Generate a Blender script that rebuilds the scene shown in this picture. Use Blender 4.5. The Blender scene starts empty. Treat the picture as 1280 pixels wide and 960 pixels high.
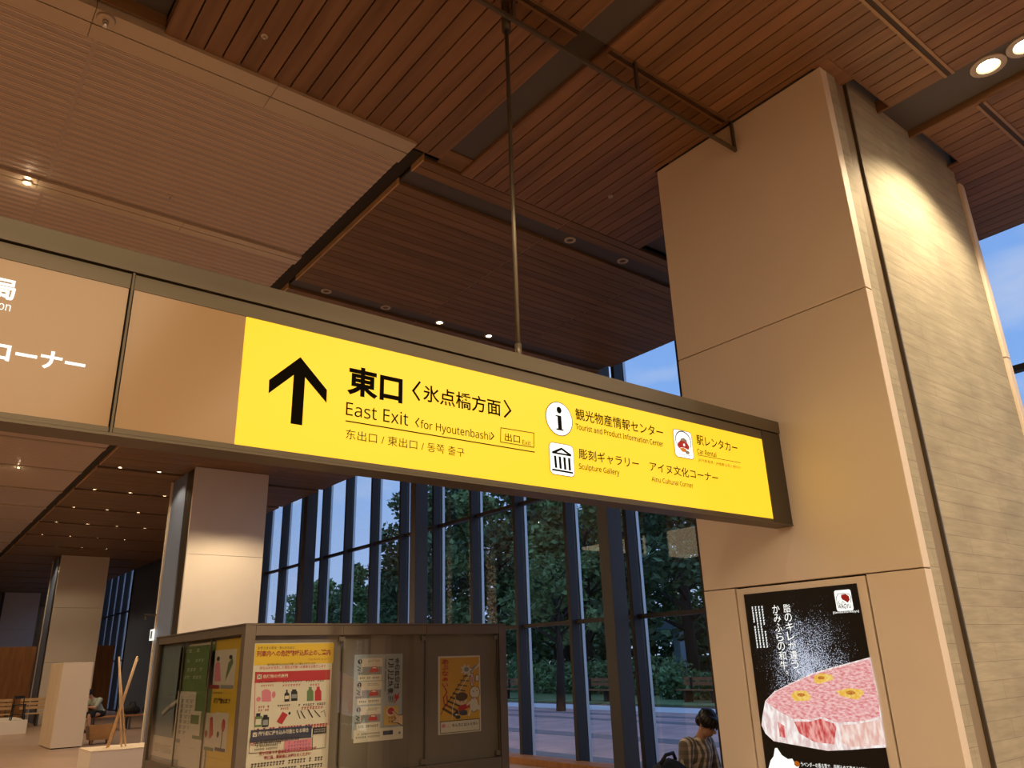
import bpy, bmesh, math, random
from mathutils import Vector, Matrix, Euler
import numpy as np

random.seed(7)
sc = bpy.context.scene
col = sc.collection

# ------------------------------------------------------------------ camera
EYE = 1.6
cam_d = bpy.data.cameras.new('camera')
cam_d.sensor_width = 36.0
cam_d.lens = 961.42 / 1280 * 36.0
cam_d.clip_end = 400
cam = bpy.data.objects.new('camera', cam_d)
col.objects.link(cam)
_r = Vector((0.78808, -0.61476, -0.03171))
_d = Vector((0.18444, 0.28494, -0.94063))
_f = Vector((0.58730, 0.73544, 0.33794))
M = Matrix.Identity(4)
for i in range(3):
    M[i][0] = _r[i]; M[i][1] = -_d[i]; M[i][2] = -_f[i]
M[2][3] = EYE
cam.matrix_world = M
sc.camera = cam

# ------------------------------------------------------------------ sky, exposure, sampling
sc.view_settings.view_transform = 'Standard'
sc.view_settings.look = 'None'
sc.view_settings.gamma = 1.0
sc.view_settings.use_curve_mapping = False
sc.view_settings.exposure = 0.0
sc.cycles.use_denoising = True
sc.cycles.max_bounces = 10
sc.cycles.diffuse_bounces = 5
sc.cycles.transparent_max_bounces = 24
sc.cycles.sample_clamp_indirect = 4.0
sc.cycles.caustics_reflective = False
sc.cycles.caustics_refractive = False

world = bpy.data.worlds.new('dusk_sky'); sc.world = world
world.use_nodes = True
nt = world.node_tree; nt.nodes.clear()
def N(nt, t, **k):
    n = nt.nodes.new(t)
    for a, b in k.items(): setattr(n, a, b)
    return n
out = N(nt, 'ShaderNodeOutputWorld'); bg = N(nt, 'ShaderNodeBackground')
tc = N(nt, 'ShaderNodeTexCoord')
sep = N(nt, 'ShaderNodeSeparateXYZ'); nt.links.new(tc.outputs['Generated'], sep.inputs[0])
ramp = N(nt, 'ShaderNodeValToRGB'); nt.links.new(sep.outputs[2], ramp.inputs[0])
e = ramp.color_ramp.elements
e[0].position = 0.0; e[0].color = (.46, .60, .90, 1)
e[1].position = 0.75; e[1].color = (.20, .38, .84, 1)
m_ = e.new(.30); m_.color = (.25, .47, .96, 1)
mp = N(nt, 'ShaderNodeMapping'); mp.inputs['Scale'].default_value = (2.2, 2.2, 5.5)
nt.links.new(tc.outputs['Generated'], mp.inputs[0])
nz = N(nt, 'ShaderNodeTexNoise'); nz.inputs['Scale'].default_value = 2.3; nz.inputs['Detail'].default_value = 6
nt.links.new(mp.outputs[0], nz.inputs[0])
cr = N(nt, 'ShaderNodeValToRGB'); nt.links.new(nz.outputs[0], cr.inputs[0])
cr.color_ramp.elements[0].position = .50; cr.color_ramp.elements[1].position = .78
mx = N(nt, 'ShaderNodeMixRGB'); nt.links.new(cr.outputs[0], mx.inputs[0]); nt.links.new(ramp.outputs[0], mx.inputs[1])
mx.inputs[2].default_value = (.58, .68, .92, 1)
nt.links.new(mx.outputs[0], bg.inputs[0]); bg.inputs[1].default_value = 1.0
nt.links.new(bg.outputs[0], out.inputs[0])

WARM = (1.0, .765, .475)
def area_lamp(name, loc, sx, sy, power, color=WARM):
    l = bpy.data.lights.new(name, 'AREA'); l.shape = 'RECTANGLE'; l.size = sx; l.size_y = sy
    l.energy = power; l.color = color
    o = bpy.data.objects.new(name, l); col.objects.link(o); o.location = loc
    return o
# unseen area lights added to brighten the hall, behind and left of the camera
for (x, y, sx, sy, p) in ((-1.0, -6.0, 6, 8, 720), (6.0, -5.0, 5, 8, 400), (-7.5, 2.0, 6, 12, 340), (-6.5, 16.0, 7, 14, 440)):
    area_lamp('fill_light', (x, y, 5.7), sx, sy, p)

# ------------------------------------------------------------------ materials
def srgb(r, g, b):
    f = lambda c: (c/255/12.92) if c/255 <= .04045 else ((c/255+.055)/1.055)**2.4
    return (f(r), f(g), f(b))
def mat(name, c, rough=.6, metal=0.0, emit=None, estr=1.0, spec=.4):
    m = bpy.data.materials.new(name); m.use_nodes = True
    b = m.node_tree.nodes['Principled BSDF']
    b.inputs['Base Color'].default_value = (*c, 1); b.inputs['Roughness'].default_value = rough
    b.inputs['Metallic'].default_value = metal; b.inputs['Specular IOR Level'].default_value = spec
    if emit:
        b.inputs['Emission Color'].default_value = (*emit, 1); b.inputs['Emission Strength'].default_value = estr
    return m
def noisy(m, scale=(3, 3, 3), amount=.25, bump=0.0, detail=4, islands=0.0, bscale=None):
    """vary the base colour with object-space noise (and per separate board), optional bump"""
    nt = m.node_tree; b = nt.nodes['Principled BSDF']
    c = b.inputs['Base Color'].default_value[:]
    g = N(nt, 'ShaderNodeNewGeometry')
    mp = N(nt, 'ShaderNodeMapping'); mp.inputs['Scale'].default_value = scale
    nt.links.new(g.outputs['Position'], mp.inputs[0])
    src = mp.outputs[0]
    if islands:
        ad = N(nt, 'ShaderNodeVectorMath', operation='ADD'); sc_ = N(nt, 'ShaderNodeMath', operation='MULTIPLY')
        sc_.inputs[1].default_value = 40.0
        nt.links.new(g.outputs['Random Per Island'], sc_.inputs[0])
        nt.links.new(mp.outputs[0], ad.inputs[0]); nt.links.new(sc_.outputs[0], ad.inputs[1]); src = ad.outputs[0]
    nz = N(nt, 'ShaderNodeTexNoise'); nz.inputs['Detail'].default_value = detail; nz.inputs['Scale'].default_value = 1.0
    nt.links.new(src, nz.inputs['Vector'])
    mr = N(nt, 'ShaderNodeMapRange'); mr.inputs[1].default_value = .25; mr.inputs[2].default_value = .75
    mr.inputs[3].default_value = 1-amount; mr.inputs[4].default_value = 1+amount
    nt.links.new(nz.outputs[0], mr.inputs[0]); fac = mr.outputs[0]
    if islands:
        m2 = N(nt, 'ShaderNodeMapRange'); m2.inputs[3].default_value = 1-islands; m2.inputs[4].default_value = 1+islands
        nt.links.new(g.outputs['Random Per Island'], m2.inputs[0])
        mu = N(nt, 'ShaderNodeMath', operation='MULTIPLY'); nt.links.new(fac, mu.inputs[0]); nt.links.new(m2.outputs[0], mu.inputs[1]); fac = mu.outputs[0]
    vm = N(nt, 'ShaderNodeVectorMath', operation='SCALE'); vm.inputs[0].default_value = c[:3]
    nt.links.new(fac, vm.inputs['Scale']); nt.links.new(vm.outputs[0], b.inputs['Base Color'])
    if bump:
        bp = N(nt, 'ShaderNodeBump'); bp.inputs['Strength'].default_value = bump; bp.inputs['Distance'].default_value = .02
        nt.links.new(nz.outputs[0], bp.inputs['Height']); nt.links.new(bp.outputs[0], b.inputs['Normal'])
    return m
MT = {}
MT['wood_y'] = noisy(mat('wood_y', (.235, .126, .062), .5), (11, .9, 11), .26, islands=.13)
MT['wood_x'] = noisy(mat('wood_x', (.20, .110, .046), .5), (.9, 11, 11), .26, islands=.13)
MT['wood_wall'] = noisy(mat('wood_wall', (.36, .16, .06), .5), (8, 8, 1.2), .25, islands=.12)
MT['wood_light'] = noisy(mat('wood_light', (.62, .40, .20), .5), (4, 4, 12), .18)
MT['pale_wall'] = mat('pale_wall', (.56, .48, .40), .7)
MT['tub_wood'] = noisy(mat('tub_wood', (.50, .27, .10), .5), (4, 4, 12), .18)
MT['pale_wood'] = noisy(mat('pale_wood', (.70, .56, .40), .55), (6, 6, 1.5), .08)
MT['floor'] = noisy(mat('floor', (.36, .235, .165), .35), (1.2, 14, 1), .22, islands=.12)
MT['backing'] = mat('backing', (.035, .03, .028), .8)
MT['slot'] = mat('slot', (.10, .09, .085), .6)
MT['slat'] = noisy(mat('slat', (.52, .43, .375), .5, .1), (2, 9, 2), .05)
MT['slat_rib'] = mat('slat_rib', (.78, .64, .52), .4, .1)
MT['rail_wood'] = mat('rail_wood', (.36, .215, .11), .4, .2)
MT['rail_gap'] = mat('rail_gap', (.055, .033, .02), .6)
MT['slatgap'] = mat('slatgap', (.44, .33, .26), .6)
MT['rail'] = mat('rail', (.58, .48, .36), .35, .35)
MT['white_panel'] = noisy(mat('white_panel', (.78, .69, .59), .55), (1.3, 1.3, 1.3), .03)
MT['bronze'] = noisy(mat('bronze', (.135, .112, .080), .42, .6), (.7, 4, 9), .12)
MT['recess_brown'] = mat('recess_brown', (.27, .22, .155), .6)
MT['bronze_dark'] = mat('bronze_dark', (.07, .058, .042), .45, .5)
MT['groove'] = mat('groove', (.012, .01, .008), .9)
MT['sign_tan'] = noisy(mat('sign_tan', (.44, .30, .17), .16, 0), (.6, 1, .6), .03)
MT['steel'] = mat('steel', (.085, .080, .078), .5, .2)
MT['steel_dark'] = mat('steel_dark', (.045, .042, .041), .5, .2)
MT['dark_blue'] = mat('dark_blue', (.19, .24, .37), .6, .0)
MT['alu'] = mat('alu', (.62, .63, .64), .35, .7)
MT['cabinet'] = mat('cabinet', (.17, .14, .11), .42, .3)
MT['cabinet_back'] = noisy(mat('cabinet_back', (.20, .17, .138), .75), (3, 3, 3), .08)
MT['black'] = mat('black', (.012, .012, .014), .5)
MT['black_cloth'] = mat('black_cloth', (.014, .014, .017), .8)
MT['white'] = mat('white', (.82, .80, .76), .5)
MT['chrome'] = mat('chrome', (.75, .75, .75), .15, 1)
MT['skin'] = noisy(mat('skin', (.50, .27, .17), .5), (30, 30, 30), .06)
MT['hair'] = mat('hair', (.010, .008, .008), .4)
MT['grey_shirt'] = noisy(mat('grey_shirt', (.33, .36, .30), .8), (14, 14, 14), .1)
MT['pebble_metal'] = mat('pebble_metal', (.05, .05, .05), .4, .5)
def plaid():
    m = mat('plaid', (.42, .34, .26), .8); nt = m.node_tree; b = nt.nodes['Principled BSDF']
    t = N(nt, 'ShaderNodeTexCoord'); s = N(nt, 'ShaderNodeSeparateXYZ'); nt.links.new(t.outputs['Object'], s.inputs[0])
    def stripes(sock, f, lo, hi):
        a = N(nt, 'ShaderNodeMath', operation='MULTIPLY'); a.inputs[1].default_value = f; nt.links.new(sock, a.inputs[0])
        w = N(nt, 'ShaderNodeMath', operation='FRACT'); nt.links.new(a.outputs[0], w.inputs[0])
        r = N(nt, 'ShaderNodeValToRGB'); r.color_ramp.interpolation = 'CONSTANT'
        r.color_ramp.elements[0].color = (lo,)*3+(1,); r.color_ramp.elements[1].color = (hi,)*3+(1,); r.color_ramp.elements[1].position = .55
        nt.links.new(w.outputs[0], r.inputs[0]); return r.outputs[0]
    ad = N(nt, 'ShaderNodeMath', operation='ADD'); nt.links.new(s.outputs[0], ad.inputs[0]); nt.links.new(s.outputs[1], ad.inputs[1])
    m1 = N(nt, 'ShaderNodeMixRGB', blend_type='MULTIPLY'); m1.inputs[0].default_value = 1
    nt.links.new(stripes(s.outputs[0], 19, .30, 1.0), m1.inputs[1]); nt.links.new(stripes(s.outputs[2], 14, .72, 1.0), m1.inputs[2])
    m2 = N(nt, 'ShaderNodeMixRGB', blend_type='MULTIPLY'); m2.inputs[0].default_value = 1
    nt.links.new(m1.outputs[0], m2.inputs[1]); m2.inputs[2].default_value = (.80, .70, .56, 1)
    nt.links.new(m2.outputs[0], b.inputs['Base Color']); return m
MT['plaid'] = plaid()
def concrete():
    m = mat('concrete', (.42, .37, .29), .8); nt = m.node_tree; b = nt.nodes['Principled BSDF']
    g = N(nt, 'ShaderNodeNewGeometry')
    s = N(nt, 'ShaderNodeSeparateXYZ'); nt.links.new(g.outputs['Position'], s.inputs[0])
    ad = N(nt, 'ShaderNodeMath', operation='ADD'); nt.links.new(s.outputs[0], ad.inputs[0]); nt.links.new(s.outputs[1], ad.inputs[1])
    cb = N(nt, 'ShaderNodeCombineXYZ'); nt.links.new(ad.outputs[0], cb.inputs[0]); nt.links.new(s.outputs[2], cb.inputs[1])
    br = N(nt, 'ShaderNodeTexBrick'); nt.links.new(cb.outputs[0], br.inputs[0])
    br.inputs['Color1'].default_value = (.43, .395, .30, 1); br.inputs['Color2'].default_value = (.395, .36, .275, 1); br.inputs['Mortar'].default_value = (.27, .24, .195, 1)
    br.inputs['Scale'].default_value = 1; br.inputs['Brick Width'].default_value = 1.35; br.inputs['Row Height'].default_value = .115
    br.inputs['Mortar Size'].default_value = .0025; br.inputs['Mortar Smooth'].default_value = .6; br.inputs['Bias'].default_value = -.1
    mp = N(nt, 'ShaderNodeMapping'); mp.inputs['Scale'].default_value = (2.6, 2.6, 17); nt.links.new(g.outputs['Position'], mp.inputs[0])
    n1 = N(nt, 'ShaderNodeTexNoise'); n1.inputs['Scale'].default_value = 1.2; n1.inputs['Detail'].default_value = 6; nt.links.new(mp.outputs[0], n1.inputs[0])
    n2 = N(nt, 'ShaderNodeTexNoise'); n2.inputs['Scale'].default_value = 2.2; n2.inputs['Detail'].default_value = 5; nt.links.new(g.outputs['Position'], n2.inputs[0])
    mm = N(nt, 'ShaderNodeMath', operation='MULTIPLY'); nt.links.new(n1.outputs[0], mm.inputs[0]); nt.links.new(n2.outputs[0], mm.inputs[1])
    mr = N(nt, 'ShaderNodeMapRange'); mr.inputs[1].default_value = .10; mr.inputs[2].default_value = .42; mr.inputs[3].default_value = .80; mr.inputs[4].default_value = 1.16
    nt.links.new(mm.outputs[0], mr.inputs[0])
    vm = N(nt, 'ShaderNodeVectorMath', operation='SCALE'); nt.links.new(br.outputs[0], vm.inputs[0]); nt.links.new(mr.outputs[0], vm.inputs['Scale'])
    nt.links.new(vm.outputs[0], b.inputs['Base Color'])
    bp = N(nt, 'ShaderNodeBump'); bp.inputs['Strength'].default_value = .35; bp.inputs['Distance'].default_value = .02
    nt.links.new(mm.outputs[0], bp.inputs['Height']); nt.links.new(bp.outputs[0], b.inputs['Normal']); return m
MT['concrete'] = concrete()
def glass(name, tint, ior=1.5, refl=1.0):
    m = bpy.data.materials.new(name); m.use_nodes = True; nt = m.node_tree; nt.nodes.clear()
    o = N(nt, 'ShaderNodeOutputMaterial'); t = N(nt, 'ShaderNodeBsdfTransparent'); t.inputs[0].default_value = (*tint, 1)
    gl = N(nt, 'ShaderNodeBsdfGlossy'); gl.inputs['Roughness'].default_value = .0; gl.inputs[0].default_value = (refl, refl, refl, 1)
    # Schlick reflectance, the same from both faces of the pane
    g = N(nt, 'ShaderNodeNewGeometry'); dt = N(nt, 'ShaderNodeVectorMath', operation='DOT_PRODUCT'); nt.links.new(g.outputs['Normal'], dt.inputs[0]); nt.links.new(g.outputs['Incoming'], dt.inputs[1])
    ab = N(nt, 'ShaderNodeMath', operation='ABSOLUTE'); nt.links.new(dt.outputs['Value'], ab.inputs[0])
    om = N(nt, 'ShaderNodeMath', operation='SUBTRACT'); om.inputs[0].default_value = 1; nt.links.new(ab.outputs[0], om.inputs[1])
    pw = N(nt, 'ShaderNodeMath', operation='POWER'); pw.inputs[1].default_value = 5; nt.links.new(om.outputs[0], pw.inputs[0])
    f0 = ((ior-1)/(ior+1))**2
    fr = N(nt, 'ShaderNodeMath', operation='MULTIPLY_ADD'); fr.inputs[1].default_value = 1-f0; fr.inputs[2].default_value = f0; nt.links.new(pw.outputs[0], fr.inputs[0])
    mx = N(nt, 'ShaderNodeMixShader'); nt.links.new(fr.outputs[0], mx.inputs[0]); nt.links.new(t.outputs[0], mx.inputs[1]); nt.links.new(gl.outputs[0], mx.inputs[2])
    nt.links.new(mx.outputs[0], o.inputs[0]); return m
MT['window_glass'] = glass('window_glass', (.97, .98, .98))
MT['case_glass'] = glass('case_glass', (.95, .96, .95))
MT['smoke_glass'] = glass('smoke_glass', (.80, .76, .68), 1.45)
def emitter(name, c, s=1.0):
    return mat(name, (.02, .02, .02), .4, 0, c, s, spec=.2)
MT['sign_yellow'] = mat('sign_yellow', (.25, .18, .01), .3, 0, (1.10, .645, .027), 1.0)
MT['litwhite'] = mat('litwhite', (.5, .5, .5), .4, 0, (.86, .93, .92), 1.0)
MT['lamp_lens'] = emitter('lamp_lens', (1, .80, .52), 30)
MT['lamp_rim'] = mat('lamp_rim', (.50, .43, .35), .4)
MT['ink'] = mat('ink', (.006, .005, .003), .9, spec=.05)
for k, c in dict(darkink=(.015, .014, .016), darkred=(.32, .02, .02), red=(.50, .025, .03), cream=(.72, .66, .55), cream2=(.76, .72, .60), yellow=(.78, .52, .03),
                 navy=(.03, .04, .09), grey=(.30, .31, .32), green=(.13, .22, .08), pink=(.70, .22, .30), purple=(.25, .10, .30), orange=(.75, .28, .03), gold=(.65, .45, .12),
                 orange_print=(.72, .40, .035), brown_print=(.10, .05, .02), skin_print=(.75, .55, .36), bluegrey=(.22, .28, .31), paperblue=(.40, .46, .50), green_paper=(.60, .62, .45)).items():
    MT[k] = mat(k, c, .55)
def screen_mats():
    def em(name, c, fac_nodes=None):
        return emitter(name, c, 1.0)
    # black screen ground with sprayed white powder
    m = bpy.data.materials.new('screen_ground'); m.use_nodes = True; nt = m.node_tree; b = nt.nodes['Principled BSDF']
    b.inputs['Base Color'].default_value = (.006, .006, .006, 1); b.inputs['Roughness'].default_value = .25
    g = N(nt, 'ShaderNodeNewGeometry'); s = N(nt, 'ShaderNodeSeparateXYZ'); nt.links.new(g.outputs['Position'], s.inputs[0])
    vo = N(nt, 'ShaderNodeTexNoise'); vo.inputs['Scale'].default_value = 150; vo.inputs['Detail'].default_value = 1; nt.links.new(g.outputs['Position'], vo.inputs[0])
    # density falls off round a point left of the meat
    vd = N(nt, 'ShaderNodeVectorMath', operation='DISTANCE'); vd.inputs[1].default_value = (5.0, 3.14, 1.50)
    sc_ = N(nt, 'ShaderNodeVectorMath', operation='MULTIPLY'); sc_.inputs[1].default_value = (1, 1.0, .85)
    sc2 = N(nt, 'ShaderNodeVectorMath', operation='MULTIPLY'); sc2.inputs[1].default_value = (1, 1.0, .85); sc2.inputs[0].default_value = (5.0, 3.14, 1.50)
    nt.links.new(g.outputs['Position'], sc_.inputs[0]); nt.links.new(sc_.outputs[0], vd.inputs[0]); nt.links.new(sc2.outputs[0], vd.inputs[1])
    big = N(nt, 'ShaderNodeTexNoise'); big.inputs['Scale'].default_value = 6; big.inputs['Detail'].default_value = 4; nt.links.new(g.outputs['Position'], big.inputs[0])
    th = N(nt, 'ShaderNodeMath', operation='MULTIPLY_ADD'); th.inputs[1].default_value = 1.0; th.inputs[2].default_value = .375; nt.links.new(vd.outputs['Value'], th.inputs[0])
    t2 = N(nt, 'ShaderNodeMath', operation='MULTIPLY_ADD'); t2.inputs[1].default_value = -.30; nt.links.new(big.outputs[0], t2.inputs[0]); nt.links.new(th.outputs[0], t2.inputs[2])
    sb = N(nt, 'ShaderNodeMath', operation='SUBTRACT'); nt.links.new(vo.outputs[0], sb.inputs[0]); nt.links.new(t2.outputs[0], sb.inputs[1])
    mr = N(nt, 'ShaderNodeMapRange'); mr.inputs[1].default_value = .12; mr.inputs[2].default_value = .20; nt.links.new(sb.outputs[0], mr.inputs[0])
    b.inputs['Emission Color'].default_value = (.56, .61, .74, 1); nt.links.new(mr.outputs[0], b.inputs['Emission Strength'])
    MT['screen_ground'] = m
    def noisy_em(name, c1, c2, scale, detail=4, lo=.4, hi=.62):
        m = emitter(name, c1, 1.0); nt = m.node_tree; b = nt.nodes['Principled BSDF']
        g = N(nt, 'ShaderNodeNewGeometry'); mp = N(nt, 'ShaderNodeMapping'); mp.inputs['Scale'].default_value = scale; mp.inputs['Rotation'].default_value = (.5, 0, 0)
        nt.links.new(g.outputs['Position'], mp.inputs[0])
        n = N(nt, 'ShaderNodeTexNoise'); n.inputs['Scale'].default_value = 1; n.inputs['Detail'].default_value = detail; nt.links.new(mp.outputs[0], n.inputs[0])
        r = N(nt, 'ShaderNodeValToRGB'); r.color_ramp.elements[0].position = lo; r.color_ramp.elements[1].position = hi
        r.color_ramp.elements[0].color = (*c1, 1); r.color_ramp.elements[1].color = (*c2, 1); nt.links.new(n.outputs[0], r.inputs[0])
        nt.links.new(r.outputs[0], b.inputs['Emission Color']); MT[name] = m
    noisy_em('meat', (.66, .19, .20), (.86, .53, .51), (10, 34, 90), 9, .36, .60)
    noisy_em('meatside', (.55, .06, .06), (.85, .40, .36), (10, 40, 14), 5)
    noisy_em('meatside2', (.75, .42, .36), (.92, .76, .68), (10, 30, 10), 5)
    noisy_em('fat', (.72, .52, .50), (.95, .90, .86), (10, 36, 12), 5)
    noisy_em('garlic', (.80, .45, .06), (.85, .62, .18), (30, 50, 50), 3)
    noisy_em('toast', (.45, .14, .02), (.62, .28, .04), (30, 60, 60), 3)
screen_mats()

# ------------------------------------------------------------------ mesh helpers
def link(name, me, parent=None):
    o = bpy.data.objects.new(name, me); col.objects.link(o)
    if parent: o.parent = parent
    return o
def tag(o, label=None, cat=None, group=None, kind=None):
    if label: o['label'] = label
    if cat: o['category'] = cat
    if group: o['group'] = group
    if kind: o['kind'] = kind
    return o
def empty(name, loc=(0, 0, 0), rz=0.0):
    o = bpy.data.objects.new(name, None); o.empty_display_size = .1; col.objects.link(o)
    o.location = loc; o.rotation_euler.z = rz; return o
class MB:
    def __init__(s): s.v = []; s.f = []; s.m = []; s.mats = []; s.smooth = []
    def _mi(s, m):
        if m not in s.mats: s.mats.append(m)
        return s.mats.index(m)
    def face(s, pts, m, sm=False):
        n = len(s.v); s.v.extend([tuple(p) for p in pts]); s.f.append(tuple(range(n, n+len(pts)))); s.m.append(s._mi(m)); s.smooth.append(sm)
    def box(s, x0, x1, y0, y1, z0, z1, m):
        n = len(s.v); s.v.extend([(x0, y0, z0), (x1, y0, z0), (x1, y1, z0), (x0, y1, z0), (x0, y0, z1), (x1, y0, z1), (x1, y1, z1), (x0, y1, z1)])
        for f in ((3, 2, 1, 0), (4, 5, 6, 7), (0, 1, 5, 4), (1, 2, 6, 5), (2, 3, 7, 6), (3, 0, 4, 7)):
            s.f.append(tuple(n+i for i in f)); s.m.append(s._mi(m)); s.smooth.append(False)
    def tube(s, pts, radii, m, seg=10, cap=True):
        pts = [Vector(p) for p in pts]
        if not hasattr(radii, '__len__'): radii = [radii]*len(pts)
        base = len(s.v); up = None
        for i, p in enumerate(pts):
            d = (pts[min(i+1, len(pts)-1)]-pts[max(i-1, 0)]).normalized()
            a = d.orthogonal().normalized() if up is None else (up-d*up.dot(d)).normalized(); up = a
            b = d.cross(a)
            for k in range(seg):
                t = 2*math.pi*k/seg; q = p+(a*math.cos(t)+b*math.sin(t))*radii[i]; s.v.append(tuple(q))
        for i in range(len(pts)-1):
            for k in range(seg):
                k2 = (k+1) % seg; s.f.append((base+i*seg+k, base+i*seg+k2, base+(i+1)*seg+k2, base+(i+1)*seg+k)); s.m.append(s._mi(m)); s.smooth.append(True)
        if cap:
            s.f.append(tuple(base+k for k in range(seg))[::-1]); s.m.append(s._mi(m)); s.smooth.append(False)
            s.f.append(tuple(base+(len(pts)-1)*seg+k for k in range(seg))); s.m.append(s._mi(m)); s.smooth.append(False)
    def build(s, name, parent=None, bevel=0.0):
        me = bpy.data.meshes.new(name); me.from_pydata(s.v, [], s.f); me.update()
        for m in s.mats: me.materials.append(MT[m])
        me.polygons.foreach_set('material_index', s.m); me.polygons.foreach_set('use_smooth', s.smooth)
        o = link(name, me, parent)
        if bevel:
            md = o.modifiers.new('bevel', 'BEVEL'); md.width = bevel; md.segments = 2; md.limit_method = 'ANGLE'
        return o
def box(name, x0, x1, y0, y1, z0, z1, m, parent=None, bevel=0.0):
    b = MB(); b.box(x0, x1, y0, y1, z0, z1, m); return b.build(name, parent, bevel)
def struct(o, label=None, cat=None): return tag(o, label, cat, kind='structure')

# flat lettering and pictures on a plane: origin O, axes u (right), v (up), n (out)
TMP = bpy.data.scenes.new('workbench_scene')          # text and bodies are evaluated apart, then only their meshes are kept
def evaluated_mesh(ob):
    TMP.collection.objects.link(ob)
    with bpy.context.temp_override(scene=TMP, view_layer=TMP.view_layers[0]):
        dg = bpy.context.evaluated_depsgraph_get(); dg.update()
        me = bpy.data.meshes.new_from_object(ob.evaluated_get(dg))
    bpy.data.objects.remove(ob)
    return me
_glyphs = {}
def glyph_polys(text, weight):
    if (text, weight) in _glyphs: return _glyphs[text, weight]
    # plain Latin letters in the upright sans-serif alphabet
    sans = lambda ch: chr(0x1D5A0+ord(ch)-65) if 'A' <= ch <= 'Z' else chr(0x1D5BA+ord(ch)-97) if 'a' <= ch <= 'z' else chr(0x1D7E2+ord(ch)-48) if '0' <= ch <= '9' else ch
    cu = bpy.data.curves.new('t', 'FONT'); cu.body = ''.join(sans(ch) for ch in text); cu.size = 1.0; cu.offset = weight; cu.resolution_u = 3
    me = evaluated_mesh(bpy.data.objects.new('t', cu))
    v = [(p.co.x, p.co.y) for p in me.vertices]; f = [tuple(p.vertices) for p in me.polygons]
    bpy.data.curves.remove(cu); bpy.data.meshes.remove(me)
    _glyphs[text, weight] = (v, f)
    return v, f
class Plane:
    def __init__(s, O, u, v, n): s.O = Vector(O); s.u = Vector(u); s.v = Vector(v); s.n = Vector(n)
    def __call__(s, a, b, h): return s.O+s.u*a+s.v*b+s.n*h
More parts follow.
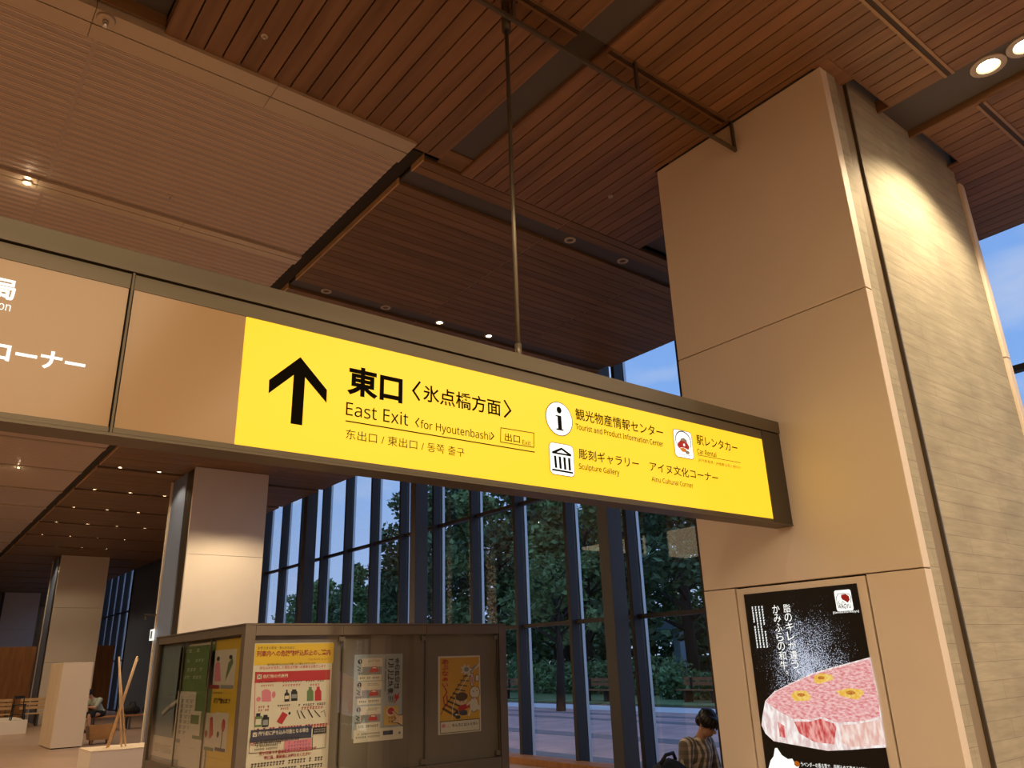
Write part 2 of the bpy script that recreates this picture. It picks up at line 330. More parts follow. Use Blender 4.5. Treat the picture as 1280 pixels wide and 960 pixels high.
def art(plane, items, parent, h0=.002, dh=.0004, sub=None):
    """draw the items; those with one part name become one mesh under parent"""
    parts = {}; order = []
    for li, it in enumerate(items):
        kind, part, m = it[:3]; h = h0+dh*li
        if kind in ('text', 'vtext') and part.startswith('lettering'): part = 'lettering.%d' % li   # each line of writing is a piece of its own
        if part not in parts: parts[part] = MB(); order.append(part)
        B = parts[part]
        def quad(x0, y0, x1, y1): B.face([plane(x0, y0, h), plane(x1, y0, h), plane(x1, y1, h), plane(x0, y1, h)], m)
        if kind in ('text', 'vtext'):
            s, (x0, y0, x1, y1), w = it[3], it[4], it[5]
            def put(v, f, X0, Y0, X1, Y1):
                xs = [p[0] for p in v]; ys = [p[1] for p in v]
                if not xs: return
                a0, a1, b0, b1 = min(xs), max(xs), min(ys), max(ys)
                n = len(B.v)
                for p in v:
                    B.v.append(tuple(plane(X0+(p[0]-a0)/max(a1-a0, 1e-6)*(X1-X0), Y0+(p[1]-b0)/max(b1-b0, 1e-6)*(Y1-Y0), h)))
                for q in f: B.f.append(tuple(n+i for i in q)); B.m.append(B._mi(m)); B.smooth.append(False)
            if kind == 'text': put(*glyph_polys(s, w), x0, y0, x1, y1)
            else:
                k = len(s); st = (y1-y0)/k
                for i, chx in enumerate(s):
                    v, f = glyph_polys(chx, w)
                    t = y1-st*i
                    if chx in '、。': put(v, f, x0+.62*(x1-x0), t-st*.42, x0+.92*(x1-x0), t-st*.10)
                    elif chx in 'いぁぃ': put(v, f, x0+.08*(x1-x0), t-st*.82, x1-.08*(x1-x0), t-st*.18)
                    else: put(v, f, x0, t-st*.95, x1, t-st*.05)
        elif kind == 'rect':
            x0, y0, x1, y1 = it[3]
            if len(it) > 4:
                r = it[4]*min(x1-x0, y1-y0); pts = []
                for cx, cy, a in ((x1-r, y0+r, -90), (x1-r, y1-r, 0), (x0+r, y1-r, 90), (x0+r, y0+r, 180)):
                    for k in range(6):
                        t = math.radians(a+18*k); pts.append(plane(cx+r*math.cos(t), cy+r*math.sin(t), h))
                B.face(pts, m)
            else: quad(x0, y0, x1, y1)
        elif kind == 'poly':
            n = len(B.v); pts = it[3]
            from mathutils.geometry import tessellate_polygon
            for tri in tessellate_polygon([[Vector((p[0], p[1], 0)) for p in pts]]):
                B.face([plane(*pts[i], h) for i in tri], m)
        elif kind == 'line':
            pts, w = it[3], it[4]
            for a, b in zip(pts[:-1], pts[1:]):
                d = Vector((b[0]-a[0], b[1]-a[1])); L = d.length
                if L < 1e-6: continue
                d /= L; q = Vector((-d.y, d.x))*w/2; e = d*w/2
                A = Vector(a)-e; E = Vector(b)+e
                B.face([plane(*(A-q), h), plane(*(E-q), h), plane(*(E+q), h), plane(*(A+q), h)], m)
        elif kind == 'ell':
            (cx, cy), (rx, ry) = it[3], it[4]
            B.face([plane(cx+rx*math.cos(2*math.pi*k/28), cy+ry*math.sin(2*math.pi*k/28), h) for k in range(28)], m)
        elif kind in ('dash', 'vdash'):
            x0, y0, x1, y1 = it[3]; rows, n = it[4]; rr = random.Random(li)
            for r in range(rows):
                for k in range(n):
                    if rr.random() < .10: continue
                    if kind == 'dash':
                        a0 = x0+(x1-x0)*(k+.12)/n; a1 = x0+(x1-x0)*(k+.85)/n; b0 = y0+(y1-y0)*(r+.2)/rows; b1 = y0+(y1-y0)*(r+.75)/rows
                    else:
                        a0 = x0+(x1-x0)*(r+.22)/rows; a1 = x0+(x1-x0)*(r+.72)/rows; b0 = y0+(y1-y0)*(k+.15)/n; b1 = y0+(y1-y0)*(k+.85)/n
                    # a squarish broken mark: two strokes and a stem
                    w = (a1-a0); g = (b1-b0)
                    quad(a0, b1-g*.28, a1, b1); quad(a0, b0, a0+w*rr.uniform(.5, 1), b0+g*.28); quad(a0+w*.38, b0, a0+w*.62, b1)
    res = []
    for p in order:
        o = parts[p].build(p.split('.')[0], parent); res.append(o)
    return res
# lettering and pictures in metres on their own surface (u to the right, v up)
SIGN = [
 ('poly', 'arrow', 'ink', [(1.2615, 2.9148), (1.3965, 2.7839), (1.3978, 2.7216), (1.2893, 2.8232), (1.2893, 2.5986), (1.2361, 2.5985), (1.2356, 2.8237), (1.1288, 2.7171), (1.1269, 2.7785)]),
 ('text', 'lettering', 'ink', '東口', (1.4957, 2.7832, 1.7898, 2.9289), 0.035),
 ('text', 'lettering.b', 'ink', '氷点橋方面', (1.907, 2.8229, 2.3914, 2.9134), 0.012),
 ('line', 'lettering.b', 'ink', [(1.886, 2.9169), (1.8498, 2.8661), (1.8833, 2.8256)], 0.011),
 ('line', 'lettering.b', 'ink', [(2.4192, 2.9162), (2.4572, 2.8671), (2.4176, 2.8266)], 0.011),
 ('text', 'lettering.c', 'ink', 'East Exit', (1.4945, 2.6807, 1.8239, 2.7459), 0),
 ('line', 'lettering.c', 'ink', [(1.8834, 2.728), (1.8655, 2.7059), (1.8798, 2.6862)], 0.006),
 ('line', 'lettering.c', 'ink', [(2.3243, 2.7233), (2.3394, 2.7069), (2.3212, 2.6873)], 0.006),
 ('text', 'lettering.c', 'ink', 'for Hyoutenbashi', (1.8921, 2.6675, 2.3156, 2.7245), 0),
 ('line', 'rule_line', 'ink', [(1.4967, 2.6526), (2.6128, 2.6579)], 0.0055),
 ('text', 'lettering.d', 'ink', '东出口 / 東出口 / 동쪽 출구', (1.4984, 2.5687, 2.1509, 2.6156), -0.004),
 ('line', 'exit_box', 'ink', [(2.3869, 2.7598), (2.614, 2.7654), (2.6097, 2.6839), (2.3828, 2.6816), (2.3869, 2.7598)], 0.004),
 ('text', 'exit_box', 'ink', '出口', (2.4123, 2.6926, 2.5146, 2.7368), 0.006),
 ('text', 'exit_box', 'ink', 'Exit', (2.5315, 2.6896, 2.5883, 2.7165), 0),
 ('ell', 'information_pictogram', 'ink', (2.8057, 2.8781), (0.1021, 0.1009), 0),
 ('ell', 'information_pictogram', 'litwhite', (2.8057, 2.8781), (0.0977, 0.0971), 0),
 ('ell', 'information_pictogram', 'ink', (2.8075, 2.9303), (0.0184, 0.0198), 0),
 ('poly', 'information_pictogram', 'ink', [(2.7788, 2.8973), (2.8215, 2.8973), (2.8226, 2.8189), (2.834, 2.8178), (2.8341, 2.8108), (2.7789, 2.8106), (2.7794, 2.8182), (2.7938, 2.8195), (2.7927, 2.8901), (2.7794, 2.8893)]),
 ('text', 'lettering.e', 'ink', '観光物産情報センター', (2.9334, 2.8948, 3.6861, 2.9661), 0.008),
 ('text', 'lettering.e', 'ink', 'Tourist and Product Information Center', (2.9285, 2.8363, 3.6774, 2.8732), 0.008),
 ('rect', 'museum_pictogram', 'ink', (2.7168, 2.5495, 2.9001, 2.7332), 0.16),
 ('rect', 'museum_pictogram', 'litwhite', (2.7195, 2.5523, 2.8973, 2.7304), 0.15),
 ('poly', 'museum_pictogram', 'ink', [(2.8095, 2.7105), (2.8806, 2.6791), (2.8785, 2.6676), (2.7377, 2.6685), (2.7366, 2.6779)]),
 ('poly', 'museum_pictogram', 'litwhite', [(2.808, 2.6969), (2.8503, 2.6778), (2.7717, 2.6782)]),
 ('poly', 'museum_pictogram', 'ink', [(2.7498, 2.657), (2.7662, 2.6569), (2.7698, 2.5884), (2.7534, 2.5886)]),
 ('poly', 'museum_pictogram', 'ink', [(2.7838, 2.6569), (2.8004, 2.6568), (2.8032, 2.5871), (2.7867, 2.5873)]),
 ('poly', 'museum_pictogram', 'ink', [(2.8182, 2.6569), (2.8349, 2.6568), (2.8369, 2.5862), (2.8203, 2.5864)]),
 ('poly', 'museum_pictogram', 'ink', [(2.8529, 2.6564), (2.8698, 2.6563), (2.8709, 2.5853), (2.8542, 2.5855)]),
 ('line', 'museum_pictogram', 'ink', [(2.7363, 2.5758), (2.8803, 2.5741)], 0.01),
 ('text', 'lettering.f', 'ink', '彫刻ギャラリー', (2.9376, 2.6627, 3.432, 2.7257), 0.008),
 ('text', 'lettering.f', 'ink', 'Sculpture Gallery', (2.9328, 2.5941, 3.2566, 2.6376), 0.008),
 ('rect', 'car_rental_emblem', 'ink', (3.7801, 2.788, 3.9651, 2.975), 0.14),
 ('rect', 'car_rental_emblem', 'litwhite', (3.7835, 2.7913, 3.9616, 2.9718), 0.13),
 ('ell', 'car_rental_emblem', 'navy', (3.8753, 2.9039), (0.0785, 0.0674), 0),
 ('ell', 'car_rental_emblem', 'litwhite', (3.8749, 2.9011), (0.0726, 0.063), 0),
 ('rect', 'car_rental_emblem', 'litwhite', (3.7906, 2.8355, 3.9435, 2.8623)),
 ('poly', 'car_rental_emblem', 'grey', [(3.8387, 2.8959), (3.8538, 2.9169), (3.8825, 2.9238), (3.9071, 2.9139), (3.9121, 2.8957)]),
 ('poly', 'car_rental_emblem', 'red', [(3.8134, 2.8789), (3.8435, 2.9019), (3.8751, 2.9022), (3.9094, 2.8943), (3.9275, 2.8737), (3.9177, 2.8481), (3.8835, 2.8568), (3.8522, 2.8577), (3.8233, 2.8484), (3.8124, 2.8628)]),
 ('ell', 'car_rental_emblem', 'litwhite', (3.8773, 2.8768), (0.0097, 0.0088), 0),
 ('poly', 'car_rental_emblem', 'orange', [(3.8271, 2.8473), (3.8597, 2.8561), (3.8906, 2.8519), (3.8992, 2.8322), (3.8552, 2.8278)]),
 ('ell', 'car_rental_emblem', 'grey', (3.9028, 2.83), (0.0195, 0.012), 0),
 ('dash', 'car_rental_emblem', 'navy', (3.8165, 2.8054, 3.9265, 2.8151), (1, 5)),
 ('text', 'lettering.g', 'ink', '駅レンタカー', (4.0098, 2.8988, 4.4477, 2.968), 0.008),
 ('text', 'lettering.g', 'ink', 'Car Rental', (4.0031, 2.8363, 4.2011, 2.8729), 0.007),
 ('line', 'lettering.g', 'ink', [(4.0032, 2.8269), (4.4614, 2.833)], 0.0035),
 ('text', 'lettering.g', 'ink', 'JR汽车租赁 / JR租車公司 / 렌터카', (4.0027, 2.7822, 4.453, 2.8053), 0.0),
 ('text', 'lettering.h', 'ink', 'アイヌ文化コーナー', (3.5246, 2.6621, 4.1884, 2.7234), 0.008),
 ('text', 'lettering.h', 'ink', 'Ainu Cultural Corner', (3.53, 2.598, 3.9206, 2.6303), 0.007),
]
BROWN = [
 ('text', 'lettering', 'litwhite', '局', (0.0846, 2.8917, 0.1592, 2.9717), 0.03),
 ('text', 'lettering', 'litwhite', 'on', (0.1179, 2.8482, 0.1548, 2.8742), 0),
 ('text', 'lettering', 'litwhite', 'コーナー', (0.1227, 2.6567, 0.4217, 2.7275), 0.03),
]
SCREEN = [
 ('poly', 'steak_picture', 'fat', [(-3.5186, 1.275), (-3.4379, 1.3353), (-3.294, 1.3919), (-3.1176, 1.4547), (-2.9202, 1.4998), (-2.6926, 1.547), (-2.6874, 1.3015), (-2.6947, 1.0238), (-2.7937, 1.0145), (-2.9412, 0.996), (-3.0942, 0.9819), (-3.2174, 0.9928), (-3.3616, 1.0059), (-3.495, 1.0191), (-3.552, 1.0644), (-3.5753, 1.1162), (-3.5553, 1.1827)]),
 ('poly', 'steak_picture', 'meat', [(-3.5155, 1.2723), (-3.4353, 1.3297), (-3.2919, 1.385), (-3.1158, 1.4465), (-2.919, 1.4904), (-2.7007, 1.5355), (-2.6874, 1.3015), (-2.6995, 1.1988), (-2.7758, 1.1764), (-2.85, 1.1651), (-3.0004, 1.156), (-3.1029, 1.1866), (-3.1864, 1.1641), (-3.3168, 1.1665), (-3.4273, 1.214)]),
 ('poly', 'steak_picture', 'meatside', [(-3.3115, 1.1491), (-3.1883, 1.1534), (-3.1085, 1.1732), (-3.0175, 1.1464), (-3.0058, 1.1274), (-3.0406, 1.0233), (-3.1791, 1.0288), (-3.2832, 1.0765)]),
 ('poly', 'steak_picture', 'meatside', [(-3.4391, 1.1447), (-3.3923, 1.1191), (-3.3968, 1.0444), (-3.4384, 1.0491)]),
 ('poly', 'steak_picture', 'meatside2', [(-2.9734, 1.139), (-2.8527, 1.1511), (-2.7014, 1.1826), (-2.6937, 1.042), (-2.8055, 1.0261), (-2.9378, 1.0138), (-2.9925, 1.0386)]),
 ('poly', 'garlic_picture', 'garlic', [(-3.1079, 1.4369), (-3.0536, 1.4542), (-2.9772, 1.4429), (-2.9699, 1.4162), (-3.0158, 1.4029), (-3.0819, 1.3867), (-3.1121, 1.3962)]),
 ('poly', 'garlic_picture', 'garlic', [(-3.3079, 1.3129), (-3.2689, 1.3436), (-3.1863, 1.3443), (-3.1523, 1.3081), (-3.1728, 1.2835), (-3.2808, 1.2763)]),
 ('poly', 'garlic_picture', 'garlic', [(-2.9651, 1.3433), (-2.8706, 1.3636), (-2.7841, 1.3538), (-2.7768, 1.332), (-2.8251, 1.293), (-2.8968, 1.3048), (-2.9396, 1.3173)]),
 ('ell', 'garlic_picture', 'toast', (-3.0588, 1.4258), (0.0252, 0.0108), 0),
 ('ell', 'garlic_picture', 'toast', (-3.227, 1.318), (0.0296, 0.0109), 0),
 ('ell', 'garlic_picture', 'toast', (-2.8671, 1.335), (0.0326, 0.013), 0),
 ('vtext', 'lettering', 'litwhite', '脂のキレが違う、', (-3.2669, 1.4196, -3.2101, 1.9143), 0),
 ('vtext', 'lettering', 'litwhite', 'かみふらの和牛。', (-3.3556, 1.4143, -3.2975, 1.9147), 0),
 ('vdash', 'lettering', 'litwhite', (-3.534, 1.6258, -3.4241, 1.9151), (4, 15)),
 ('rect', 'emblem', 'litwhite', (-2.8641, 1.8372, -2.7463, 1.9709), 0.12),
 ('line', 'emblem', 'darkink', [(-2.8558, 1.8819), (-2.8533, 1.9278), (-2.8384, 1.9491), (-2.7966, 1.9485), (-2.7598, 1.9399), (-2.75, 1.9198), (-2.7578, 1.8873)], 0.0035),
 ('poly', 'emblem', 'red', [(-2.8164, 1.9417), (-2.7867, 1.9435), (-2.7649, 1.9292), (-2.7621, 1.9041), (-2.7791, 1.8875), (-2.7979, 1.9013), (-2.812, 1.9079), (-2.8211, 1.9253)]),
 ('line', 'emblem', 'darkink', [(-2.8406, 1.9045), (-2.8427, 1.8851), (-2.8233, 1.881), (-2.8136, 1.8997), (-2.7985, 1.882)], 0.003),
 ('text', 'emblem', 'darkink', 'WAGYU', (-2.8529, 1.8518, -2.7616, 1.8803), 0.02),
 ('text', 'lettering', 'litwhite', '[Kamifurano-Wagyu]', (-2.8952, 1.8207, -2.7136, 1.8386), 0.01),
 ('poly', 'map_picture', 'litwhite', [(-3.5712, 0.8247), (-3.5369, 0.8945), (-3.5078, 0.9234), (-3.4888, 0.9746), (-3.471, 0.9783), (-3.4411, 0.9344), (-3.3978, 0.9132), (-3.3638, 0.9181), (-3.3516, 0.8939), (-3.3142, 0.8835), (-3.3305, 0.8562), (-3.3517, 0.8285)]),
 ('ell', 'map_picture', 'orange', (-3.3329, 0.8887), (0.0215, 0.0172), 0),
 ('text', 'lettering', 'litwhite', 'ラベンダーの香る里で、丹精込めて育て上げました。', (-3.3041, 0.8747, -2.8004, 0.9038), 0),
]
POSTER1 = [
 ('rect', 'artwork', 'yellow', (2.4238, 1.627, 3.1141, 1.7897)),
 ('text', 'lettering', 'darkink', 'お客さまの安全・安心のために', (2.4462, 1.7482, 2.7612, 1.7701), 0.01),
 ('text', 'lettering', 'darkred', '列車内への危険物持込禁止のご案内', (2.439, 1.6908, 3.0857, 1.7394), 0.03),
 ('text', 'lettering', 'darkred', '（2023年4月1日より）', (2.8838, 1.653, 3.0746, 1.6702), 0),
 ('text', 'lettering', 'darkink', '危険物の持ち込みは法令等により禁止されています', (2.5329, 1.6196, 2.9549, 1.6388), 0.01),
 ('text', 'lettering', 'red', '持ち込みを発見した場合は列車への乗車をお断りします', (2.4723, 1.5923, 3.0476, 1.6176), 0.01),
 ('line', 'artwork', 'red', [(2.4387, 1.5758), (3.0886, 1.5528), (3.0979, 1.1423), (2.4662, 1.144), (2.4387, 1.5758)], 0.004),
 ('rect', 'artwork', 'red', (2.4388, 1.4942, 3.0917, 1.5745)),
 ('rect', 'artwork', 'cream', (2.4567, 1.5223, 2.4937, 1.5563)),
 ('line', 'artwork', 'darkink', [(2.4627, 1.5498), (2.4877, 1.5288)], 0.005),
 ('line', 'artwork', 'darkink', [(2.486, 1.549), (2.4643, 1.5297)], 0.005),
 ('text', 'lettering', 'cream', '危険物の代表例', (2.5049, 1.5268, 2.7143, 1.5546), 0.02),
 ('dash', 'artwork', 'darkink', (2.4673, 1.4895, 2.6212, 1.5095), (1, 8)),
 ('dash', 'artwork', 'red', (2.4928, 1.4599, 2.6024, 1.4822), (1, 6)),
 ('dash', 'artwork', 'darkink', (2.6696, 1.483, 2.8438, 1.5028), (1, 8)),
 ('dash', 'artwork', 'red', (2.6714, 1.4525, 2.8312, 1.4785), (1, 7)),
 ('dash', 'artwork', 'darkink', (2.8721, 1.4804, 3.0376, 1.5), (1, 8)),
 ('dash', 'artwork', 'red', (2.9107, 1.4478, 3.0016, 1.4725), (1, 4)),
 ('poly', 'artwork', 'pink', [(2.5011, 1.4294), (2.5273, 1.4444), (2.5623, 1.4391), (2.5804, 1.4194), (2.5857, 1.3504), (2.51, 1.352)]),
 ('ell', 'artwork', 'pink', (2.4812, 1.3721), (0.0191, 0.0174), 0),
 ('ell', 'artwork', 'pink', (2.6042, 1.3995), (0.0154, 0.0252), 0),
 ('poly', 'artwork', 'darkink', [(2.6939, 1.4014), (2.7072, 1.4134), (2.7059, 1.4325), (2.7202, 1.4319), (2.7215, 1.4127), (2.7367, 1.3993), (2.7406, 1.3421), (2.6981, 1.3419)]),
 ('poly', 'artwork', 'darkink', [(2.7499, 1.4152), (2.7582, 1.4199), (2.7573, 1.4327), (2.7949, 1.431), (2.7957, 1.4182), (2.8047, 1.4126), (2.8093, 1.3435), (2.7547, 1.3439)]),
 ('rect', 'artwork', 'cream', (2.7006, 1.3602, 2.7337, 1.3859)),
 ('rect', 'artwork', 'grey', (2.757, 1.3643, 2.8022, 1.3945)),
 ('poly', 'artwork', 'green', [(2.8879, 1.4113), (2.9032, 1.4261), (2.9021, 1.4443), (2.9288, 1.4431), (2.9299, 1.4249), (2.9457, 1.4086), (2.9499, 1.3361), (2.8925, 1.3366)]),
 ('poly', 'artwork', 'red', [(2.9591, 1.408), (2.9744, 1.4255), (2.9734, 1.4438), (3.0004, 1.4426), (3.0015, 1.4243), (3.0175, 1.4053), (3.0215, 1.3336), (2.9634, 1.3341)]),
 ('dash', 'artwork', 'red', (2.4823, 1.2767, 2.5748, 1.3252), (2, 5)),
 ('dash', 'artwork', 'darkink', (2.6404, 1.3027, 2.769, 1.325), (1, 7)),
 ('dash', 'artwork', 'red', (2.6672, 1.2768, 2.7394, 1.3023), (1, 4)),
 ('dash', 'artwork', 'darkink', (2.8179, 1.2951, 3.0627, 1.3228), (1, 12)),
 ('dash', 'artwork', 'red', (2.8193, 1.2665, 3.0642, 1.2999), (1, 10)),
 ('rect', 'artwork', 'green', (2.4631, 1.1678, 2.5206, 1.2469), 0.1),
 ('rect', 'artwork', 'darkink', (2.5232, 1.1637, 2.578, 1.237), 0.1),
 ('rect', 'artwork', 'cream', (2.4703, 1.1828, 2.514, 1.2246)),
 ('rect', 'artwork', 'grey', (2.5304, 1.1764, 2.5716, 1.2158)),
 ('rect', 'artwork', 'darkink', (2.4707, 1.2443, 2.5051, 1.2684)),
 ('rect', 'artwork', 'darkink', (2.5302, 1.2343, 2.5643, 1.2524)),
 ('poly', 'artwork', 'red', [(2.6865, 1.2675), (2.7334, 1.2422), (2.6877, 1.1732), (2.6429, 1.196)]),
 ('ell', 'artwork', 'darkink', (2.7469, 1.2513), (0.0099, 0.0113), 0),
 ('line', 'artwork', 'darkink', [(2.8113, 1.2687), (2.8397, 1.2078)], 0.006),
 ('line', 'artwork', 'darkink', [(2.8434, 1.263), (2.8831, 1.2075)], 0.007),
 ('line', 'artwork', 'darkink', [(2.9085, 1.2667), (2.9486, 1.2096)], 0.009),
 ('line', 'artwork', 'darkink', [(2.9633, 1.2596), (3.0151, 1.2092)], 0.007),
 ('line', 'artwork', 'darkink', [(3.0206, 1.2434), (3.0499, 1.2545), (3.0643, 1.2086)], 0.004),
 ('dash', 'artwork', 'red', (2.4814, 1.1149, 3.0873, 1.1706), (1, 24)),
 ('rect', 'artwork', 'navy', (2.4366, 1.0574, 2.946, 1.1473)),
 ('rect', 'artwork', 'cream', (2.4541, 1.0978, 2.4887, 1.1292)),
 ('line', 'artwork', 'navy', [(2.4599, 1.1228), (2.4722, 1.1039), (2.4826, 1.1235)], 0.004),
 ('text', 'lettering', 'cream', '例外的に持ち込み可能となる場合', (2.4979, 1.0993, 2.9207, 1.1332), 0.02),
 ('dash', 'artwork', 'darkink', (2.4446, 1.0382, 2.8435, 1.0846), (1, 22)),
 ('ell', 'artwork', 'red', (2.4555, 1.0492), (0.0133, 0.0108), 0),
 ('ell', 'artwork', 'cream', (2.4555, 1.0492), (0.008, 0.006), 0),
 ('dash', 'artwork', 'darkink', (2.4731, 1.026, 2.6927, 1.0608), (1, 12)),
 ('dash', 'artwork', 'darkink', (2.475, 0.9945, 2.6647, 1.0368), (2, 14)),
 ('rect', 'artwork', 'pink', (2.7161, 0.9652, 2.9486, 1.0485)),
 ('dash', 'artwork', 'purple', (2.7233, 0.9721, 2.941, 1.0454), (3, 9)),
 ('line', 'artwork', 'darkink', [(2.4335, 1.0902), (2.4346, 0.9835), (2.9574, 0.9645), (2.9548, 1.0567)], 0.003),
 ('rect', 'artwork', 'darkink', (2.9563, 1.08, 3.0787, 1.1294)),
 ('dash', 'artwork', 'cream', (2.9685, 1.0884, 3.0678, 1.121), (2, 7)),
 ('line', 'artwork', 'darkink', [(2.9587, 1.089), (2.9599, 0.9705), (3.0728, 0.9696), (3.0787, 1.08)], 0.003),
 ('text', 'lettering', 'darkred', '駅や列車で不審者を見つけた際は近づかず', (2.5163, 0.9595, 2.995, 0.9882), 0.02),
 ('text', 'lettering', 'darkred', '駅係員、乗務員にお知らせください', (2.5592, 0.9248, 2.946, 0.9535), 0.02),
 ('dash', 'artwork', 'darkink', (2.4558, 0.8218, 3.0588, 0.9194), (2, 24)),
]
